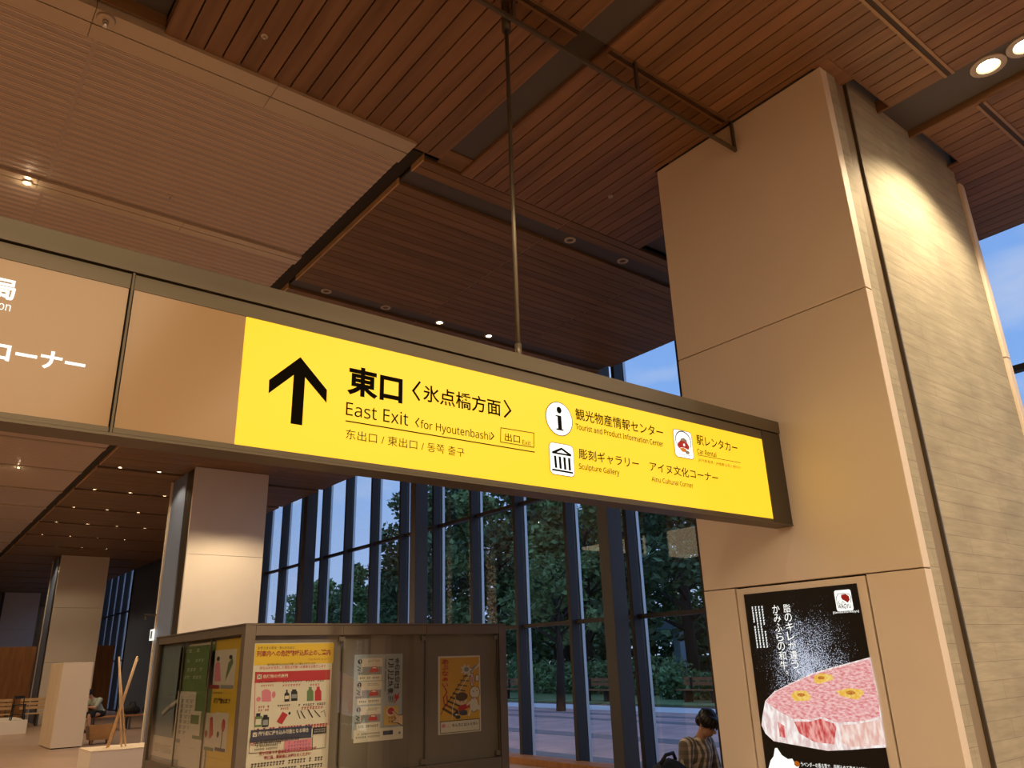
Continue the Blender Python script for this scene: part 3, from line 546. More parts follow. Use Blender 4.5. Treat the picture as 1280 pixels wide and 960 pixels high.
POSTER2 = [
 ('rect', 'artwork', 'cream', (3.3874, 1.5136, 3.5936, 1.6584)),
 ('rect', 'artwork', 'grey', (3.395, 1.5179, 3.5885, 1.5864)),
 ('poly', 'artwork', 'red', [(3.4664, 1.5539), (3.4773, 1.5701), (3.4915, 1.5891), (3.5347, 1.5878), (3.5519, 1.5678), (3.5624, 1.5536), (3.5528, 1.54), (3.4735, 1.5371)]),
 ('poly', 'artwork', 'cream', [(3.4921, 1.5724), (3.4983, 1.5833), (3.5282, 1.5825), (3.5385, 1.571)]),
 ('rect', 'artwork', 'cream2', (3.4367, 1.6173, 3.5806, 1.653)),
 ('dash', 'artwork', 'darkink', (3.4468, 1.6232, 3.5703, 1.6458), (2, 7)),
 ('rect', 'artwork', 'cream2', (3.354, 1.4723, 3.5848, 1.5193)),
 ('dash', 'artwork', 'darkink', (3.3705, 1.4813, 3.5678, 1.5079), (1, 11)),
 ('ell', 'artwork', 'darkink', (3.369, 1.6312), (0.0211, 0.0193), 0),
 ('rect', 'artwork', 'cream', (3.3883, 1.3196, 3.5925, 1.465)),
 ('rect', 'artwork', 'grey', (3.3958, 1.324, 3.5874, 1.3943)),
 ('poly', 'artwork', 'red', [(3.4665, 1.3613), (3.4773, 1.377), (3.4914, 1.3954), (3.5341, 1.3934), (3.5512, 1.3735), (3.5615, 1.3594), (3.552, 1.3462), (3.4735, 1.3447)]),
 ('poly', 'artwork', 'cream', [(3.4919, 1.379), (3.4981, 1.3896), (3.5277, 1.3883), (3.5379, 1.3769)]),
 ('rect', 'artwork', 'cream2', (3.437, 1.4215, 3.5796, 1.459)),
 ('dash', 'artwork', 'darkink', (3.4471, 1.4275, 3.5694, 1.4518), (2, 7)),
 ('rect', 'artwork', 'cream2', (3.3552, 1.2793, 3.5837, 1.3292)),
 ('dash', 'artwork', 'darkink', (3.3715, 1.2884, 3.567, 1.3177), (1, 11)),
 ('ell', 'artwork', 'darkink', (3.37, 1.4387), (0.0209, 0.0189), 0),
 ('rect', 'artwork', 'cream', (3.3879, 1.1188, 3.59, 1.2648)),
 ('rect', 'artwork', 'grey', (3.3954, 1.1231, 3.585, 1.1954)),
 ('poly', 'artwork', 'red', [(3.4653, 1.1618), (3.4761, 1.177), (3.49, 1.1947), (3.5322, 1.1921), (3.5492, 1.1723), (3.5594, 1.1583), (3.55, 1.1455), (3.4723, 1.1454)]),
 ('poly', 'artwork', 'cream', [(3.4905, 1.1787), (3.4966, 1.189), (3.5259, 1.1871), (3.536, 1.1758)]),
 ('rect', 'artwork', 'cream2', (3.4362, 1.2189, 3.5772, 1.258)),
 ('dash', 'artwork', 'darkink', (3.4461, 1.2249, 3.5672, 1.2508), (2, 7)),
 ('rect', 'artwork', 'cream2', (3.3551, 1.0794, 3.5814, 1.1323)),
 ('dash', 'artwork', 'darkink', (3.3713, 1.0886, 3.5648, 1.1207), (1, 11)),
 ('ell', 'artwork', 'darkink', (3.3698, 1.2393), (0.0207, 0.0186), 0),
 ('text', 'lettering', 'cream', '1', (3.3621, 1.62, 3.3759, 1.6424), 0.03),
 ('text', 'lettering', 'cream', '2', (3.3616, 1.4249, 3.377, 1.4485), 0.03),
 ('text', 'lettering', 'cream', '3', (3.3615, 1.2255, 3.3783, 1.2504), 0.03),
 ('line', 'artwork', 'darkink', [(3.343, 1.5934), (3.376, 1.576), (3.349, 1.5632), (3.3753, 1.5514)], 0.005),
 ('dash', 'artwork', 'darkink', (3.3368, 1.5205, 3.3991, 1.5472), (1, 3)),
 ('line', 'artwork', 'darkink', [(3.3427, 1.4008), (3.3754, 1.3818), (3.3488, 1.3697), (3.3763, 1.3589)], 0.005),
 ('dash', 'artwork', 'darkink', (3.3351, 1.3257, 3.3968, 1.3529), (1, 3)),
 ('line', 'artwork', 'darkink', [(3.3446, 1.1973), (3.377, 1.1781), (3.3506, 1.1667), (3.3779, 1.1543)], 0.005),
 ('dash', 'artwork', 'darkink', (3.334, 1.1241, 3.3981, 1.1494), (1, 3)),
 ('vtext', 'lettering', 'darkink', '冬の踏切は', (3.7191, 1.3909, 3.7693, 1.6534), 0.02),
 ('vtext', 'lettering', 'darkink', 'ここに注意', (3.649, 1.3452, 3.7072, 1.6508), 0.03),
 ('vdash', 'artwork', 'darkink', (3.6117, 1.3763, 3.6375, 1.6488), (1, 16)),
 ('line', 'lettering', 'darkink', [(3.6638, 1.3338), (3.6646, 1.3036)], 0.007),
 ('line', 'lettering', 'darkink', [(3.6823, 1.3329), (3.683, 1.3026)], 0.007),
 ('line', 'lettering', 'darkink', [(3.7009, 1.3319), (3.7016, 1.3016)], 0.007),
 ('ell', 'lettering', 'darkink', (3.6649, 1.2913), (0.005, 0.0042), 0),
 ('ell', 'lettering', 'darkink', (3.6833, 1.2903), (0.0051, 0.0042), 0),
 ('ell', 'lettering', 'darkink', (3.7019, 1.2893), (0.005, 0.0042), 0),
 ('poly', 'artwork', 'red', [(3.7766, 1.374), (3.7569, 1.3291), (3.774, 1.3283), (3.7109, 1.2627), (3.7336, 1.3096), (3.7166, 1.3105), (3.7257, 1.3556), (3.7432, 1.3367)]),
 ('rect', 'artwork', 'gold', (3.6175, 1.0964, 3.7584, 1.2544)),
 ('ell', 'artwork', 'cream2', (3.6853, 1.2096), (0.0421, 0.0366), 0),
 ('ell', 'artwork', 'red', (3.6852, 1.2124), (0.0354, 0.0299), 0),
 ('dash', 'artwork', 'darkred', (3.6347, 1.1115, 3.7362, 1.1722), (2, 4)),
 ('poly', 'artwork', 'darkink', [(3.692, 1.212), (3.7052, 1.2193), (3.7602, 1.1751), (3.8043, 1.1778), (3.8061, 1.0823), (3.7548, 1.1102), (3.7111, 1.1105), (3.6939, 1.1305), (3.7205, 1.1369), (3.7353, 1.1522)]),
 ('poly', 'artwork', 'skin_print', [(3.6971, 1.2089), (3.7053, 1.2139), (3.7603, 1.1696), (3.8044, 1.1723), (3.806, 1.0877), (3.7581, 1.114), (3.711, 1.1159), (3.7023, 1.1273), (3.724, 1.1326), (3.7421, 1.149)]),
 ('rect', 'artwork', 'cream2', (3.329, 0.9807, 3.8097, 1.0807)),
 ('rect', 'artwork', 'navy', (3.6098, 1.022, 3.7098, 1.0561)),
 ('dash', 'artwork', 'darkink', (3.3488, 1.0092, 3.5818, 1.0571), (2, 14)),
 ('ell', 'artwork', 'grey', (3.7766, 1.0303), (0.0119, 0.0107), 0),
]
POSTER3 = [
 ('rect', 'artwork', 'orange_print', (4.2031, 1.075, 4.655, 1.6421)),
 ('poly', 'artwork', 'cream2', [(4.5122, 1.4766), (4.6623, 1.593), (4.6656, 1.5624), (4.5914, 1.5236), (4.5413, 1.4681)]),
 ('poly', 'artwork', 'grey', [(4.5029, 1.5069), (4.5424, 1.5357), (4.6522, 1.5856), (4.5915, 1.5296), (4.5515, 1.4903)]),
 ('poly', 'artwork', 'cream2', [(4.4359, 1.5615), (4.4686, 1.553), (4.4806, 1.5827), (4.5036, 1.5565), (4.5372, 1.5766), (4.5386, 1.5434), (4.5777, 1.5301), (4.542, 1.5131), (4.5513, 1.4828), (4.5125, 1.4961), (4.4832, 1.4822), (4.4757, 1.5033), (4.441, 1.5015), (4.4606, 1.5278)]),
 ('ell', 'artwork', 'grey', (4.5072, 1.5323), (0.0293, 0.021), 0),
 ('line', 'artwork', 'brown_print', [(4.4676, 1.4738), (4.5511, 1.4708)], 0.008),
 ('line', 'artwork', 'brown_print', [(4.4383, 1.4352), (4.529, 1.4267)], 0.009600000000000001),
 ('line', 'artwork', 'brown_print', [(4.4092, 1.3978), (4.507, 1.383)], 0.0112),
 ('line', 'artwork', 'brown_print', [(4.3804, 1.3616), (4.4851, 1.3397)], 0.0128),
 ('line', 'artwork', 'brown_print', [(4.3518, 1.3266), (4.4635, 1.2966)], 0.0144),
 ('line', 'artwork', 'brown_print', [(4.3234, 1.2927), (4.4419, 1.2539)], 0.016),
 ('line', 'artwork', 'brown_print', [(4.2952, 1.26), (4.4206, 1.2115)], 0.0176),
 ('line', 'artwork', 'brown_print', [(4.2673, 1.2283), (4.3994, 1.1694)], 0.019200000000000002),
 ('line', 'artwork', 'brown_print', [(4.2396, 1.1978), (4.3783, 1.1276)], 0.0208),
 ('line', 'artwork', 'darkink', [(4.5026, 1.4845), (4.4342, 1.4127), (4.3384, 1.3), (4.2451, 1.2043), (4.2139, 1.1494)], 0.006),
 ('line', 'artwork', 'cream2', [(4.5336, 1.4759), (4.4628, 1.3968), (4.3855, 1.2976), (4.3433, 1.1986), (4.3371, 1.0989)], 0.007),
 ('vtext', 'lettering', 'red', 'あぶなぁい', (4.2217, 1.3744, 4.3007, 1.6327), 0.03),
 ('line', 'lettering', 'red', [(4.2585, 1.3734), (4.2807, 1.339), (4.2509, 1.3043)], 0.012),
 ('line', 'lettering', 'red', [(4.2398, 1.2977), (4.2507, 1.2326)], 0.012),
 ('line', 'lettering', 'red', [(4.2806, 1.3057), (4.284, 1.2379)], 0.012),
 ('ell', 'lettering', 'red', (4.2507, 1.2126), (0.011, 0.0086), 0),
 ('ell', 'lettering', 'red', (4.2858, 1.2191), (0.0111, 0.0086), 0),
 ('poly', 'artwork', 'red', [(4.4034, 1.1951), (4.4416, 1.2248), (4.5085, 1.2255), (4.5467, 1.2014), (4.4791, 1.1762), (4.4597, 1.1484), (4.4181, 1.1582)]),
 ('ell', 'artwork', 'skin_print', (4.4458, 1.2581), (0.0631, 0.0393), 0),
 ('ell', 'artwork', 'brown_print', (4.4462, 1.2916), (0.069, 0.0379), 0),
 ('ell', 'artwork', 'darkink', (4.4267, 1.2489), (0.0057, 0.0044), 0),
 ('ell', 'artwork', 'darkink', (4.4647, 1.2468), (0.0058, 0.0043), 0),
 ('poly', 'artwork', 'navy', [(4.4125, 1.1657), (4.46, 1.1744), (4.5076, 1.1672), (4.5071, 1.131), (4.4594, 1.1268), (4.4217, 1.1364)]),
 ('ell', 'artwork', 'darkink', (4.3842, 1.1502), (0.0263, 0.0172), 0),
 ('ell', 'artwork', 'darkink', (4.4026, 1.116), (0.0283, 0.0157), 0),
 ('ell', 'artwork', 'cream2', (4.3841, 1.1387), (0.015, 0.0072), 0),
 ('ell', 'artwork', 'darkink', (4.5975, 1.324), (0.0629, 0.0547), 0),
 ('ell', 'artwork', 'cream2', (4.5975, 1.324), (0.0569, 0.0503), 0),
 ('ell', 'artwork', 'darkink', (4.5682, 1.4371), (0.0235, 0.0626), 0),
 ('ell', 'artwork', 'cream2', (4.5682, 1.4371), (0.0176, 0.0567), 0),
 ('ell', 'artwork', 'pink', (4.5681, 1.4342), (0.0098, 0.0418), 0),
 ('ell', 'artwork', 'darkink', (4.6295, 1.4498), (0.0257, 0.033), 0),
 ('ell', 'artwork', 'cream2', (4.6295, 1.4498), (0.0198, 0.0285), 0),
 ('ell', 'artwork', 'darkink', (4.5857, 1.2168), (0.0546, 0.0659), 0),
 ('ell', 'artwork', 'cream2', (4.5857, 1.2168), (0.0488, 0.0615), 0),
 ('ell', 'artwork', 'cream2', (4.6378, 1.1888), (0.0275, 0.0205), 0),
 ('line', 'artwork', 'cream2', [(4.5532, 1.245), (4.5084, 1.2182)], 0.018),
 ('line', 'artwork', 'cream2', [(4.5462, 1.1722), (4.5263, 1.1298)], 0.02),
 ('ell', 'artwork', 'darkink', (4.5781, 1.3324), (0.0058, 0.006), 0),
 ('ell', 'artwork', 'darkink', (4.6213, 1.3378), (0.0059, 0.0059), 0),
 ('ell', 'artwork', 'pink', (4.5809, 1.273), (0.0117, 0.0118), 0),
 ('rect', 'artwork', 'darkink', (4.2029, 0.9882, 4.6492, 1.0908)),
 ('rect', 'artwork', 'cream2', (4.2084, 0.993, 4.6435, 1.0848)),
 ('text', 'lettering', 'darkink', 'せんろには入らない', (4.3313, 1.0354, 4.6342, 1.0652), 0.03),
 ('ell', 'artwork', 'pink', (4.2393, 1.0518), (0.0219, 0.0169), 0),
 ('dash', 'artwork', 'pink', (4.2668, 1.0349, 4.3182, 1.0611), (2, 3)),
]
SIDE_A = [
 ('rect', 'artwork', 'bluegrey', (-9.1629, 1.0662, -8.1717, 1.8572)),
 ('rect', 'artwork', 'cream', (-8.9824, 0.8225, -8.2236, 1.0075)),
 ('dash', 'artwork', 'darkink', (-8.9161, 0.9941, -8.332, 0.9983), (1, 5)),
 ('dash', 'artwork', 'darkink', (-8.9025, 0.8665, -8.3068, 0.9425), (5, 9)),
 ('line', 'artwork', 'cream', [(-8.7415, 1.2163), (-8.5359, 1.2822), (-8.3039, 1.3317)], 0.03),
 ('line', 'artwork', 'darkink', [(-8.7282, 1.1861), (-8.4964, 1.256), (-8.2622, 1.2955)], 0.012),
]
SIDE_B = [
 ('rect', 'artwork', 'green', (-8.3467, 1.0331, -7.2967, 1.8217)),
 ('rect', 'artwork', 'cream', (-8.2169, 0.837, -7.4383, 0.9785)),
 ('dash', 'artwork', 'cream', (-8.1002, 1.6734, -7.5861, 1.7126), (1, 6)),
 ('dash', 'artwork', 'cream', (-8.0724, 1.5884, -7.6057, 1.6372), (1, 5)),
 ('dash', 'artwork', 'cream', (-8.1522, 1.5249, -7.6085, 1.5678), (1, 6)),
 ('rect', 'artwork', 'cream', (-8.2846, 1.0113, -7.7194, 1.4213)),
 ('dash', 'artwork', 'grey', (-8.1703, 1.0497, -7.7673, 1.3633), (7, 3)),
 ('rect', 'artwork', 'cream', (-7.8437, 1.0613, -7.5234, 1.2619)),
 ('rect', 'artwork', 'green', (-7.8115, 1.1531, -7.5732, 1.2277)),
 ('dash', 'artwork', 'cream', (-8.188, 1.76, -7.6144, 1.806), (1, 5)),
 ('dash', 'artwork', 'darkink', (-8.1708, 0.9534, -7.5564, 0.9568), (1, 7)),
 ('dash', 'artwork', 'grey', (-8.0366, 0.8556, -7.736, 0.8559), (1, 4)),
]
SIDE_C = [
 ('rect', 'artwork', 'cream', (-7.4657, 1.4509, -7.0994, 1.7659)),
 ('rect', 'artwork', 'cream', (-7.1476, 1.453, -6.7524, 1.7652)),
 ('ell', 'artwork', 'darkink', (-7.2051, 1.694), (0.0438, 0.0193), 0),
 ('poly', 'artwork', 'pink', [(-7.2613, 1.6607), (-7.1534, 1.6657), (-7.0869, 1.5106), (-7.2602, 1.5107)]),
 ('poly', 'artwork', 'darkink', [(-7.3772, 1.6002), (-7.3383, 1.6205), (-7.2914, 1.4971), (-7.3429, 1.4902)]),
 ('ell', 'artwork', 'darkink', (-6.8902, 1.7006), (0.0409, 0.0186), 0),
 ('poly', 'artwork', 'green', [(-6.9394, 1.6552), (-6.8395, 1.6929), (-6.8169, 1.6531), (-6.9479, 1.5367), (-6.982, 1.5105)]),
 ('rect', 'artwork', 'darkred', (-7.3851, 1.4508, -7.1121, 1.4806)),
 ('rect', 'artwork', 'grey', (-7.0785, 1.4529, -6.7642, 1.4814)),
 ('text', 'lettering', 'darkink', '刃物は？', (-7.229, 1.3344, -6.8071, 1.3793), 0.03),
 ('dash', 'artwork', 'darkink', (-7.2576, 1.4057, -7.0147, 1.4298), (1, 4)),
 ('rect', 'artwork', 'cream', (-7.413, 0.9659, -7.0862, 1.2553)),
 ('rect', 'artwork', 'cream', (-7.1429, 0.9752, -6.8121, 1.2665)),
 ('poly', 'artwork', 'red', [(-7.2754, 1.2168), (-7.2101, 1.2319), (-7.1542, 1.0916), (-7.2489, 1.0485)]),
 ('ell', 'artwork', 'darkred', (-7.3415, 1.0896), (0.0351, 0.0284), 0),
 ('ell', 'artwork', 'red', (-6.9232, 1.1712), (0.044, 0.0496), 0),
 ('line', 'artwork', 'darkink', [(-6.9332, 1.1206), (-6.9398, 1.002)], 0.02),
 ('ell', 'artwork', 'darkink', (-7.0376, 1.097), (0.0287, 0.0249), 0),
 ('rect', 'artwork', 'green', (-7.3631, 0.9642, -7.1152, 0.9907)),
 ('rect', 'artwork', 'navy', (-7.0839, 0.974, -6.8315, 1.0)),
 ('dash', 'artwork', 'darkink', (-7.3828, 0.92, -6.8759, 0.9144), (1, 8)),
]

# ================================================================== the building
ZC = 5.93                                    # underside of the ceilings
struct(box('floor', -15, 9.0, -12, 62, -.3, 0, 'floor'), 'reddish brown boarded hall floor', 'floor')
struct(box('ceiling', -15, 9.15, -12, 62, 6.6, 6.85, 'backing'), 'dark void above the slatted ceilings', 'ceiling')
struct(box('wall_left', -15.3, -15, -12, 62, -.3, 6.85, 'pale_wall'), 'pale wall on the far left of the hall', 'wall')
struct(box('wall_back', -15, 9.15, -12.3, -12, -.3, 6.85, 'pale_wall'), 'pale wall behind the viewpoint', 'wall')
struct(box('wall_front', -15, 9.15, 62, 62.3, -.3, 6.85, 'wood_wall'), 'wooden wall closing the far end of the hall', 'wall')

def spans(a, b, cuts):
    """the parts of [a, b] left outside the cuts"""
    segs = [(a, b)]
    for c0, c1 in cuts:
        segs = [s for x0, x1 in segs for s in ((x0, min(x1, c0)), (max(x0, c1), x1)) if s[1]-s[0] > .01]
    return segs
def planks_y(name, x0, x1, y0, y1, hole=None, label=None, joints=()):
    """boards running along y, with edge fascias and a dark backing board"""
    b = MB(); n = round((x1-x0)/.131); w = (x1-x0)/n
    for i in range(n):
        a, c = x0+i*w, x0+(i+1)*w-.012
        strips = [(a, c, [])]
        if hole: strips = [(u, v, []) for u, v in spans(a, c, [hole[:2]])]+([(max(a, hole[0]), min(c, hole[1]), [hole[2:]])] if c > hole[0] and a < hole[1] else [])
        for u, v, cuts in strips:
            for s0, s1 in spans(y0, y1, cuts):
                cutp = [s0]+[j for j in joints if s0 < j < s1]+[s1]
                for p, q in zip(cutp[:-1], cutp[1:]): b.box(u, v, p+.002, q-.002, ZC, ZC+.022, 'wood_y')
    b.box(x0-.012, x0+.012, y0, y1, ZC+.004, ZC+.12, 'wood_y'); b.box(x1-.02, x1+.004, y0, y1, ZC+.004, ZC+.12, 'wood_y')
    for s0, s1 in (((y0, hole[2]), (hole[3], y1)) if hole else ((y0, y1),)):
        b.box(x0+.012, x1-.02, s1-.02, s1, ZC+.004, ZC+.12, 'wood_y')
        b.box(x0+.012, x1-.02, s0+.001, s1-.021, ZC+.03, ZC+.05, 'backing')
    return struct(b.build(name), label, 'ceiling')
def planks_x(name, x0, x1, y0, y1, seams, label=None, holes=()):
    b = MB(); n = max(1, round((y1-y0)/.13)); w = (y1-y0)/n
    cutp = [x0]+list(seams)+[x1]
    for i in range(n):
        for p, q in zip(cutp[:-1], cutp[1:]): b.box(p+.006, q-.006, y0+i*w, y0+(i+1)*w-.008, ZC, ZC+.022, 'wood_x')
    for s in seams: b.box(s-.003, s+.003, y0, y1, ZC+.004, ZC+.02, 'rail')
    b.box(x0-.01, x0+.006, y0, y1, ZC+.001, ZC+.12, 'wood_light'); b.box(x1-.02, x1, y0, y1, ZC+.024, ZC+.5, 'wood_x')
    b.box(x0+.006, x1-.02, y0, y0+.018, ZC+.023, ZC+.034, 'wood_x'); b.box(x0+.006, x1-.02, y1-.018, y1, ZC+.023, ZC+.034, 'wood_x')
    b.box(x0+.006, x1-.02, y0+.02, y1-.02, ZC+.024, ZC+.033, 'backing')
    return struct(b.build(name), label, 'ceiling')

# near hall: boards along y in broad panels with service slots between them
J = (-9, -6.2, -3.4, -.9, 1.68, 3.12)
planks_y('ceiling_panel', .83, 3.235, -12, 4.99, None, 'boarded ceiling panel left of the narrow dark slot, above the left half of the yellow sign', J)
planks_y('ceiling_panel', 3.53, 5.96, -12, 5.08, (4.992, 5.97, 2.17, 3.97), 'boarded ceiling panel that the big pale pillar cuts into', J)
planks_y('ceiling_panel', 6.52, 9.05, -12, 5.08, (6.5, 7.27, 2.17, 3.97), 'boarded ceiling panel between the round lights and the windows', J)
planks_y('ceiling_panel', -2.2, .26, -12, 4.86, None, 'boarded ceiling panel in the top left corner', J)
planks_y('ceiling_panel', -5.2, -2.75, -12, 4.99, None, 'boarded ceiling panel outside the picture on the left', J)
# edging boards round the head of the pillar
b = MB(); b.box(5.36, 5.955, 2.160, 2.168, ZC-.004, ZC+.12, 'wood_y'); b.box(6.525, 7.27, 2.160, 2.168, ZC-.004, ZC+.12, 'wood_y'); b.box(4.992, 5.345, 2.171, 2.30, ZC+.001, ZC+.02, 'wood_y'); b.box(5.346, 5.359, 2.16, 2.30, ZC-.004, ZC+.12, 'wood_y')
struct(b.build('ceiling_trim'), 'wooden edging round the head of the pillar', 'trim')
for x0, x1, y0, y1, z in ((.275, .81, -12, 4.86, 6.06), (3.25, 3.515, -12, 4.86, 5.968), (5.975, 6.505, -12, 5.06, 6.0), (-2.74, -2.22, -12, 4.86, 6.06)):
    struct(box('ceiling_slot', x0, x1, y0, y1, z, z+.05, 'slot'), 'dark service slot between boarded ceiling panels', 'ceiling')
b = MB()
for x0, x1 in ((3.25, 3.515), (.275, .81), (-2.74, -2.22)): b.box(x0, x1, 4.862, 5.075 if x0 > 3 else 4.88, ZC+.026, ZC+.036 if x0 > 3 else ZC+.16, 'wood_x')
struct(b.build('ceiling_trim'), 'wooden end pieces of the service slots', 'trim')
# double metal rails across the boards
for y in (3.12, 1.68, -.9):
    for x0, x1 in ((.83, 3.235), (3.53, 5.96), (6.52, 9.0)):
        if y == 3.12 and x0 > 6: continue
        if y == 3.12 and x1 > 5: x1 = 4.94
        b = MB(); b.box(x0+.02, x1, y-.040, y-.018, ZC-.012, ZC-.0005, 'rail_wood'); b.box(x0+.02, x1, y+.018, y+.040, ZC-.012, ZC-.0005, 'rail_wood'); b.box(x0+.02, x1, y-.018, y+.018, ZC-.004, ZC-.0005, 'rail_gap')
        struct(b.build('ceiling_rail'), 'twin brown rail across the boards', 'rail')

# far hall on the right: boards along x, one panel per 2.65 m bay, dark slots between
struct(planks_x('ceiling_panel', 3.12, 8.38, 5.09, 5.30, (4.92, 6.62)), 'narrow boarded strip at the start of the lower ceiling', 'ceiling')
for k in range(21):
    y0, y1 = 5.54+2.65*k, 5.30+2.65*(k+1)
    lab = 'dark boarded ceiling panel right above the yellow sign' if k == 0 else 'boarded ceiling panel of bay %d beyond the yellow sign' % (k+1)
    planks_x('ceiling_panel', 3.12, 8.38, y0, y1, (4.92, 6.62), lab)
struct(box('ceiling_slot', 3.13, 8.355, 5.1, 61, 5.968, 6.0, 'slot'), 'dark slots between the far boarded panels', 'ceiling')
struct(box('ceiling_slot', 2.945, 3.108, 5.08, 61, 5.99, 6.02, 'backing'), 'long dark gap between the pale and the wooden ceiling', 'ceiling')
# far hall on the left: pale metal strips along x between rails
b = MB()
y = 5.245; bays = [7.45+2.4*k for k in range(22)]
ys = [5.245]+bays
for i, yb in enumerate(bays):
    y0 = (5.245 if i == 0 else bays[i-1]+.10); y1 = yb-.10; n = round((y1-y0)/.09); w = (y1-y0)/n
    for k in range(n):
        for p, q in zip((-9, -6.98, -4.50, -2.03, .455), (-7.0, -4.52, -2.05, .425, 2.93)):
            b.box(p, q, y0+k*w+.001, y0+(k+1)*w-.001, ZC, ZC+.012, 'slat')
            if yb < 22:
                for o_ in (.012, .034): b.box(p, q, y0+k*w+o_, y0+k*w+o_+.009, ZC-.006, ZC-.0002, 'slat_rib')
struct(b.build('ceiling_strips'), 'pale metal strip ceiling on the left', 'ceiling')
b = MB(); b.box(-9, 2.94, 5.24, 61, ZC+.014, ZC+.03, 'slatgap')
for p in (-6.99, -4.51, -2.04, .44): b.box(p-.015, p+.015, 5.245, 60, ZC-.002, ZC+.013, 'slat')
struct(b.build('ceiling_backing'), 'backing of the pale strip ceiling', 'ceiling')
for i, yb in enumerate([5.06]+bays):
    b = MB(); h = .16 if i == 0 else .095
    for p, q in zip((-9, -6.39, -3.78, -1.17, .38, 1.67), (-6.394, -3.784, -1.174, .376, 1.666, 2.93)):
        b.box(p, q, yb-h, yb-.006, ZC-.03, ZC+.05, 'rail'); b.box(p, q, yb+.006, yb+h+.0, ZC-.03, ZC+.012, 'rail')
    b.box(-9, 2.92, yb-.006, yb+.006, ZC+.0, ZC+.03, 'groove')
    struct(b.build('ceiling_rail'), 'beige metal rail between strips of the pale ceiling', 'rail')
struct(box('ceiling_panel', -15, -9, -12, 62, ZC, ZC+.1, 'slat'), 'pale ceiling on the far left', 'ceiling')

# ------------------------------------------------------------------ windows
XW = 9.06
def window_bay(i, y0, y1, ztop=6.55):
    r = empty('window_%d' % i, (XW, y0, 0)); struct(r, 'glazed bay of the tall window wall', 'window')
    L = y1-y0
    box('mullion', -.16, .055, -.036, .036, .0, ztop, 'steel_dark', r, .004)
    b = MB(); b.box(.062, .12, -.012, .004, 0, ztop, 'alu'); b.box(.062, .12, -.045, -.026, 0, ztop, 'alu'); b.build('cover_strip', r)
    b = MB()
    for z in (.03, 2.165, 4.36)+((5.99,) if y0 < 3 else ()): b.box(-.055, .05, .038, L-.038, z-.032, z+.032, 'steel_dark')
    b.build('transom', r)
    box('glass_pane', .01, .018, .038, L-.038, .05, ztop-.05, 'window_glass', r)
n = 1
ym = [8.43+1.4*k for k in range(-7, 13)]
for a in ym: window_bay(n, a, a+1.4); n += 1
ym2 = [40.3+1.4*k for k in range(0, 15)]
for a in ym2: window_bay(n, a, a+1.4); n += 1
struct(box('wall_right', 8.95, 9.15, 26.45, 40.25, -.3, 6.6, 'dark_blue'), 'dark grey solid stretch of the window wall', 'wall')
struct(box('wall_right', 8.95, 9.15, -12, -1.45, -.3, 6.6, 'dark_blue'), 'solid wall right of the viewpoint', 'wall')
struct(box('baseboard_right', 8.62, 8.95, -1.4, 26.4, .001, .10, 'wood_wall', bevel=.006), 'polished wooden ledge along the foot of the windows', 'ledge')
for i, y in enumerate((2.96, 8.42, 14.02, 19.6, 25.2)):
    b = MB(); b.box(8.40, 8.70, y-.11, y+.11, 0.0, 6.55 if y > 5.2 else 5.92, 'steel')
    struct(b.build('steel_column', bevel=.006), 'slim dark steel column in front of the windows', 'column')

# ------------------------------------------------------------------ pillars
r = empty('pillar', (5, 2.23, 0)); r['label'] = 'huge pale pillar with bare concrete side, right of the yellow sign'; r['category'] = 'pillar'; r['kind'] = 'structure'
def loc(o, r):
    """keep a part modelled in room coordinates where it is under its thing"""
    if o.parent is r or o.parent == r: o.matrix_parent_inverse = r.matrix_basis.inverted()
    return o
seams = (0.0, 2.062, 3.993, 5.925)
# display opening in the lowest panel: y 2.655..3.655
for i in range(3):
    z0, z1 = seams[i], seams[i+1]-.008
    if i == 0:
        for y0, y1, za in ((2.25, 2.625, z0), (3.665, 3.95, z0), (2.6255, 3.6645, None)):
            box('cladding_panel', 5.0, 5.09, y0, y1, z0, z1 if za is not None else .30, 'white_panel', r)
    else: box('cladding_panel', 5.0, 5.09, 2.25, 3.95, z0, z1, 'white_panel', r, .004)
    box('cladding_panel', 7.41, 7.50, 2.25, 3.95, z0, min(z1, 5.80), 'white_panel', r, .004)
box('concrete_core', 5.45, 7.40, 2.275, 3.9, 0, 6.5, 'concrete', r)
b = MB(); b.box(5.095, 5.225, 2.256, 3.88, 0, 6.3, 'concrete'); b.build('recess_lining', r)
b = MB(); b.box(5.235, 5.385, 2.275, 3.88, 0, 6.3, 'recess_brown'); b.build('recess_back', r)
b = MB(); b.box(5.39, 5.402, 2.252, 3.8, 0, 6.2, 'bronze'); b.box(5.41, 5.445, 2.268, 3.8, 0, 6.2, 'bronze_dark'); b.build('edge_channel', r)
for o in r.children: loc(o, r)

def far_pillar(yf, label, zt=5.92):
    r = empty('pillar', (4.9, yf, 0)); tag(r, label, 'pillar', kind='structure')
    for a, c in ((0, .08), (1.85, 1.93)):
        for z0, z1 in ((0, 2.05), (2.058, 3.99), (3.998, zt)):
            box('cladding_panel', 0, 1.68, a, c, z0, z1, 'white_panel', r)
    box('concrete_core', .06, 1.62, .35, 1.78, 0, zt, 'concrete', r)
    b = MB(); b.box(.03, 1.65, .09, .62, 0, zt, 'bronze_dark'); b.build('recess_lining', r)
    b = MB(); b.box(.025, .055, .70, 1.80, 0, zt, 'dark_blue'); b.build('shade_plate', r)  # dark plate added over the concrete core, its shaded side put into the colour
    return r
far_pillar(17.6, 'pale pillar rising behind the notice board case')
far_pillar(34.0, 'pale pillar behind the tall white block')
far_pillar(50.5, 'farthest pale pillar at the left edge')

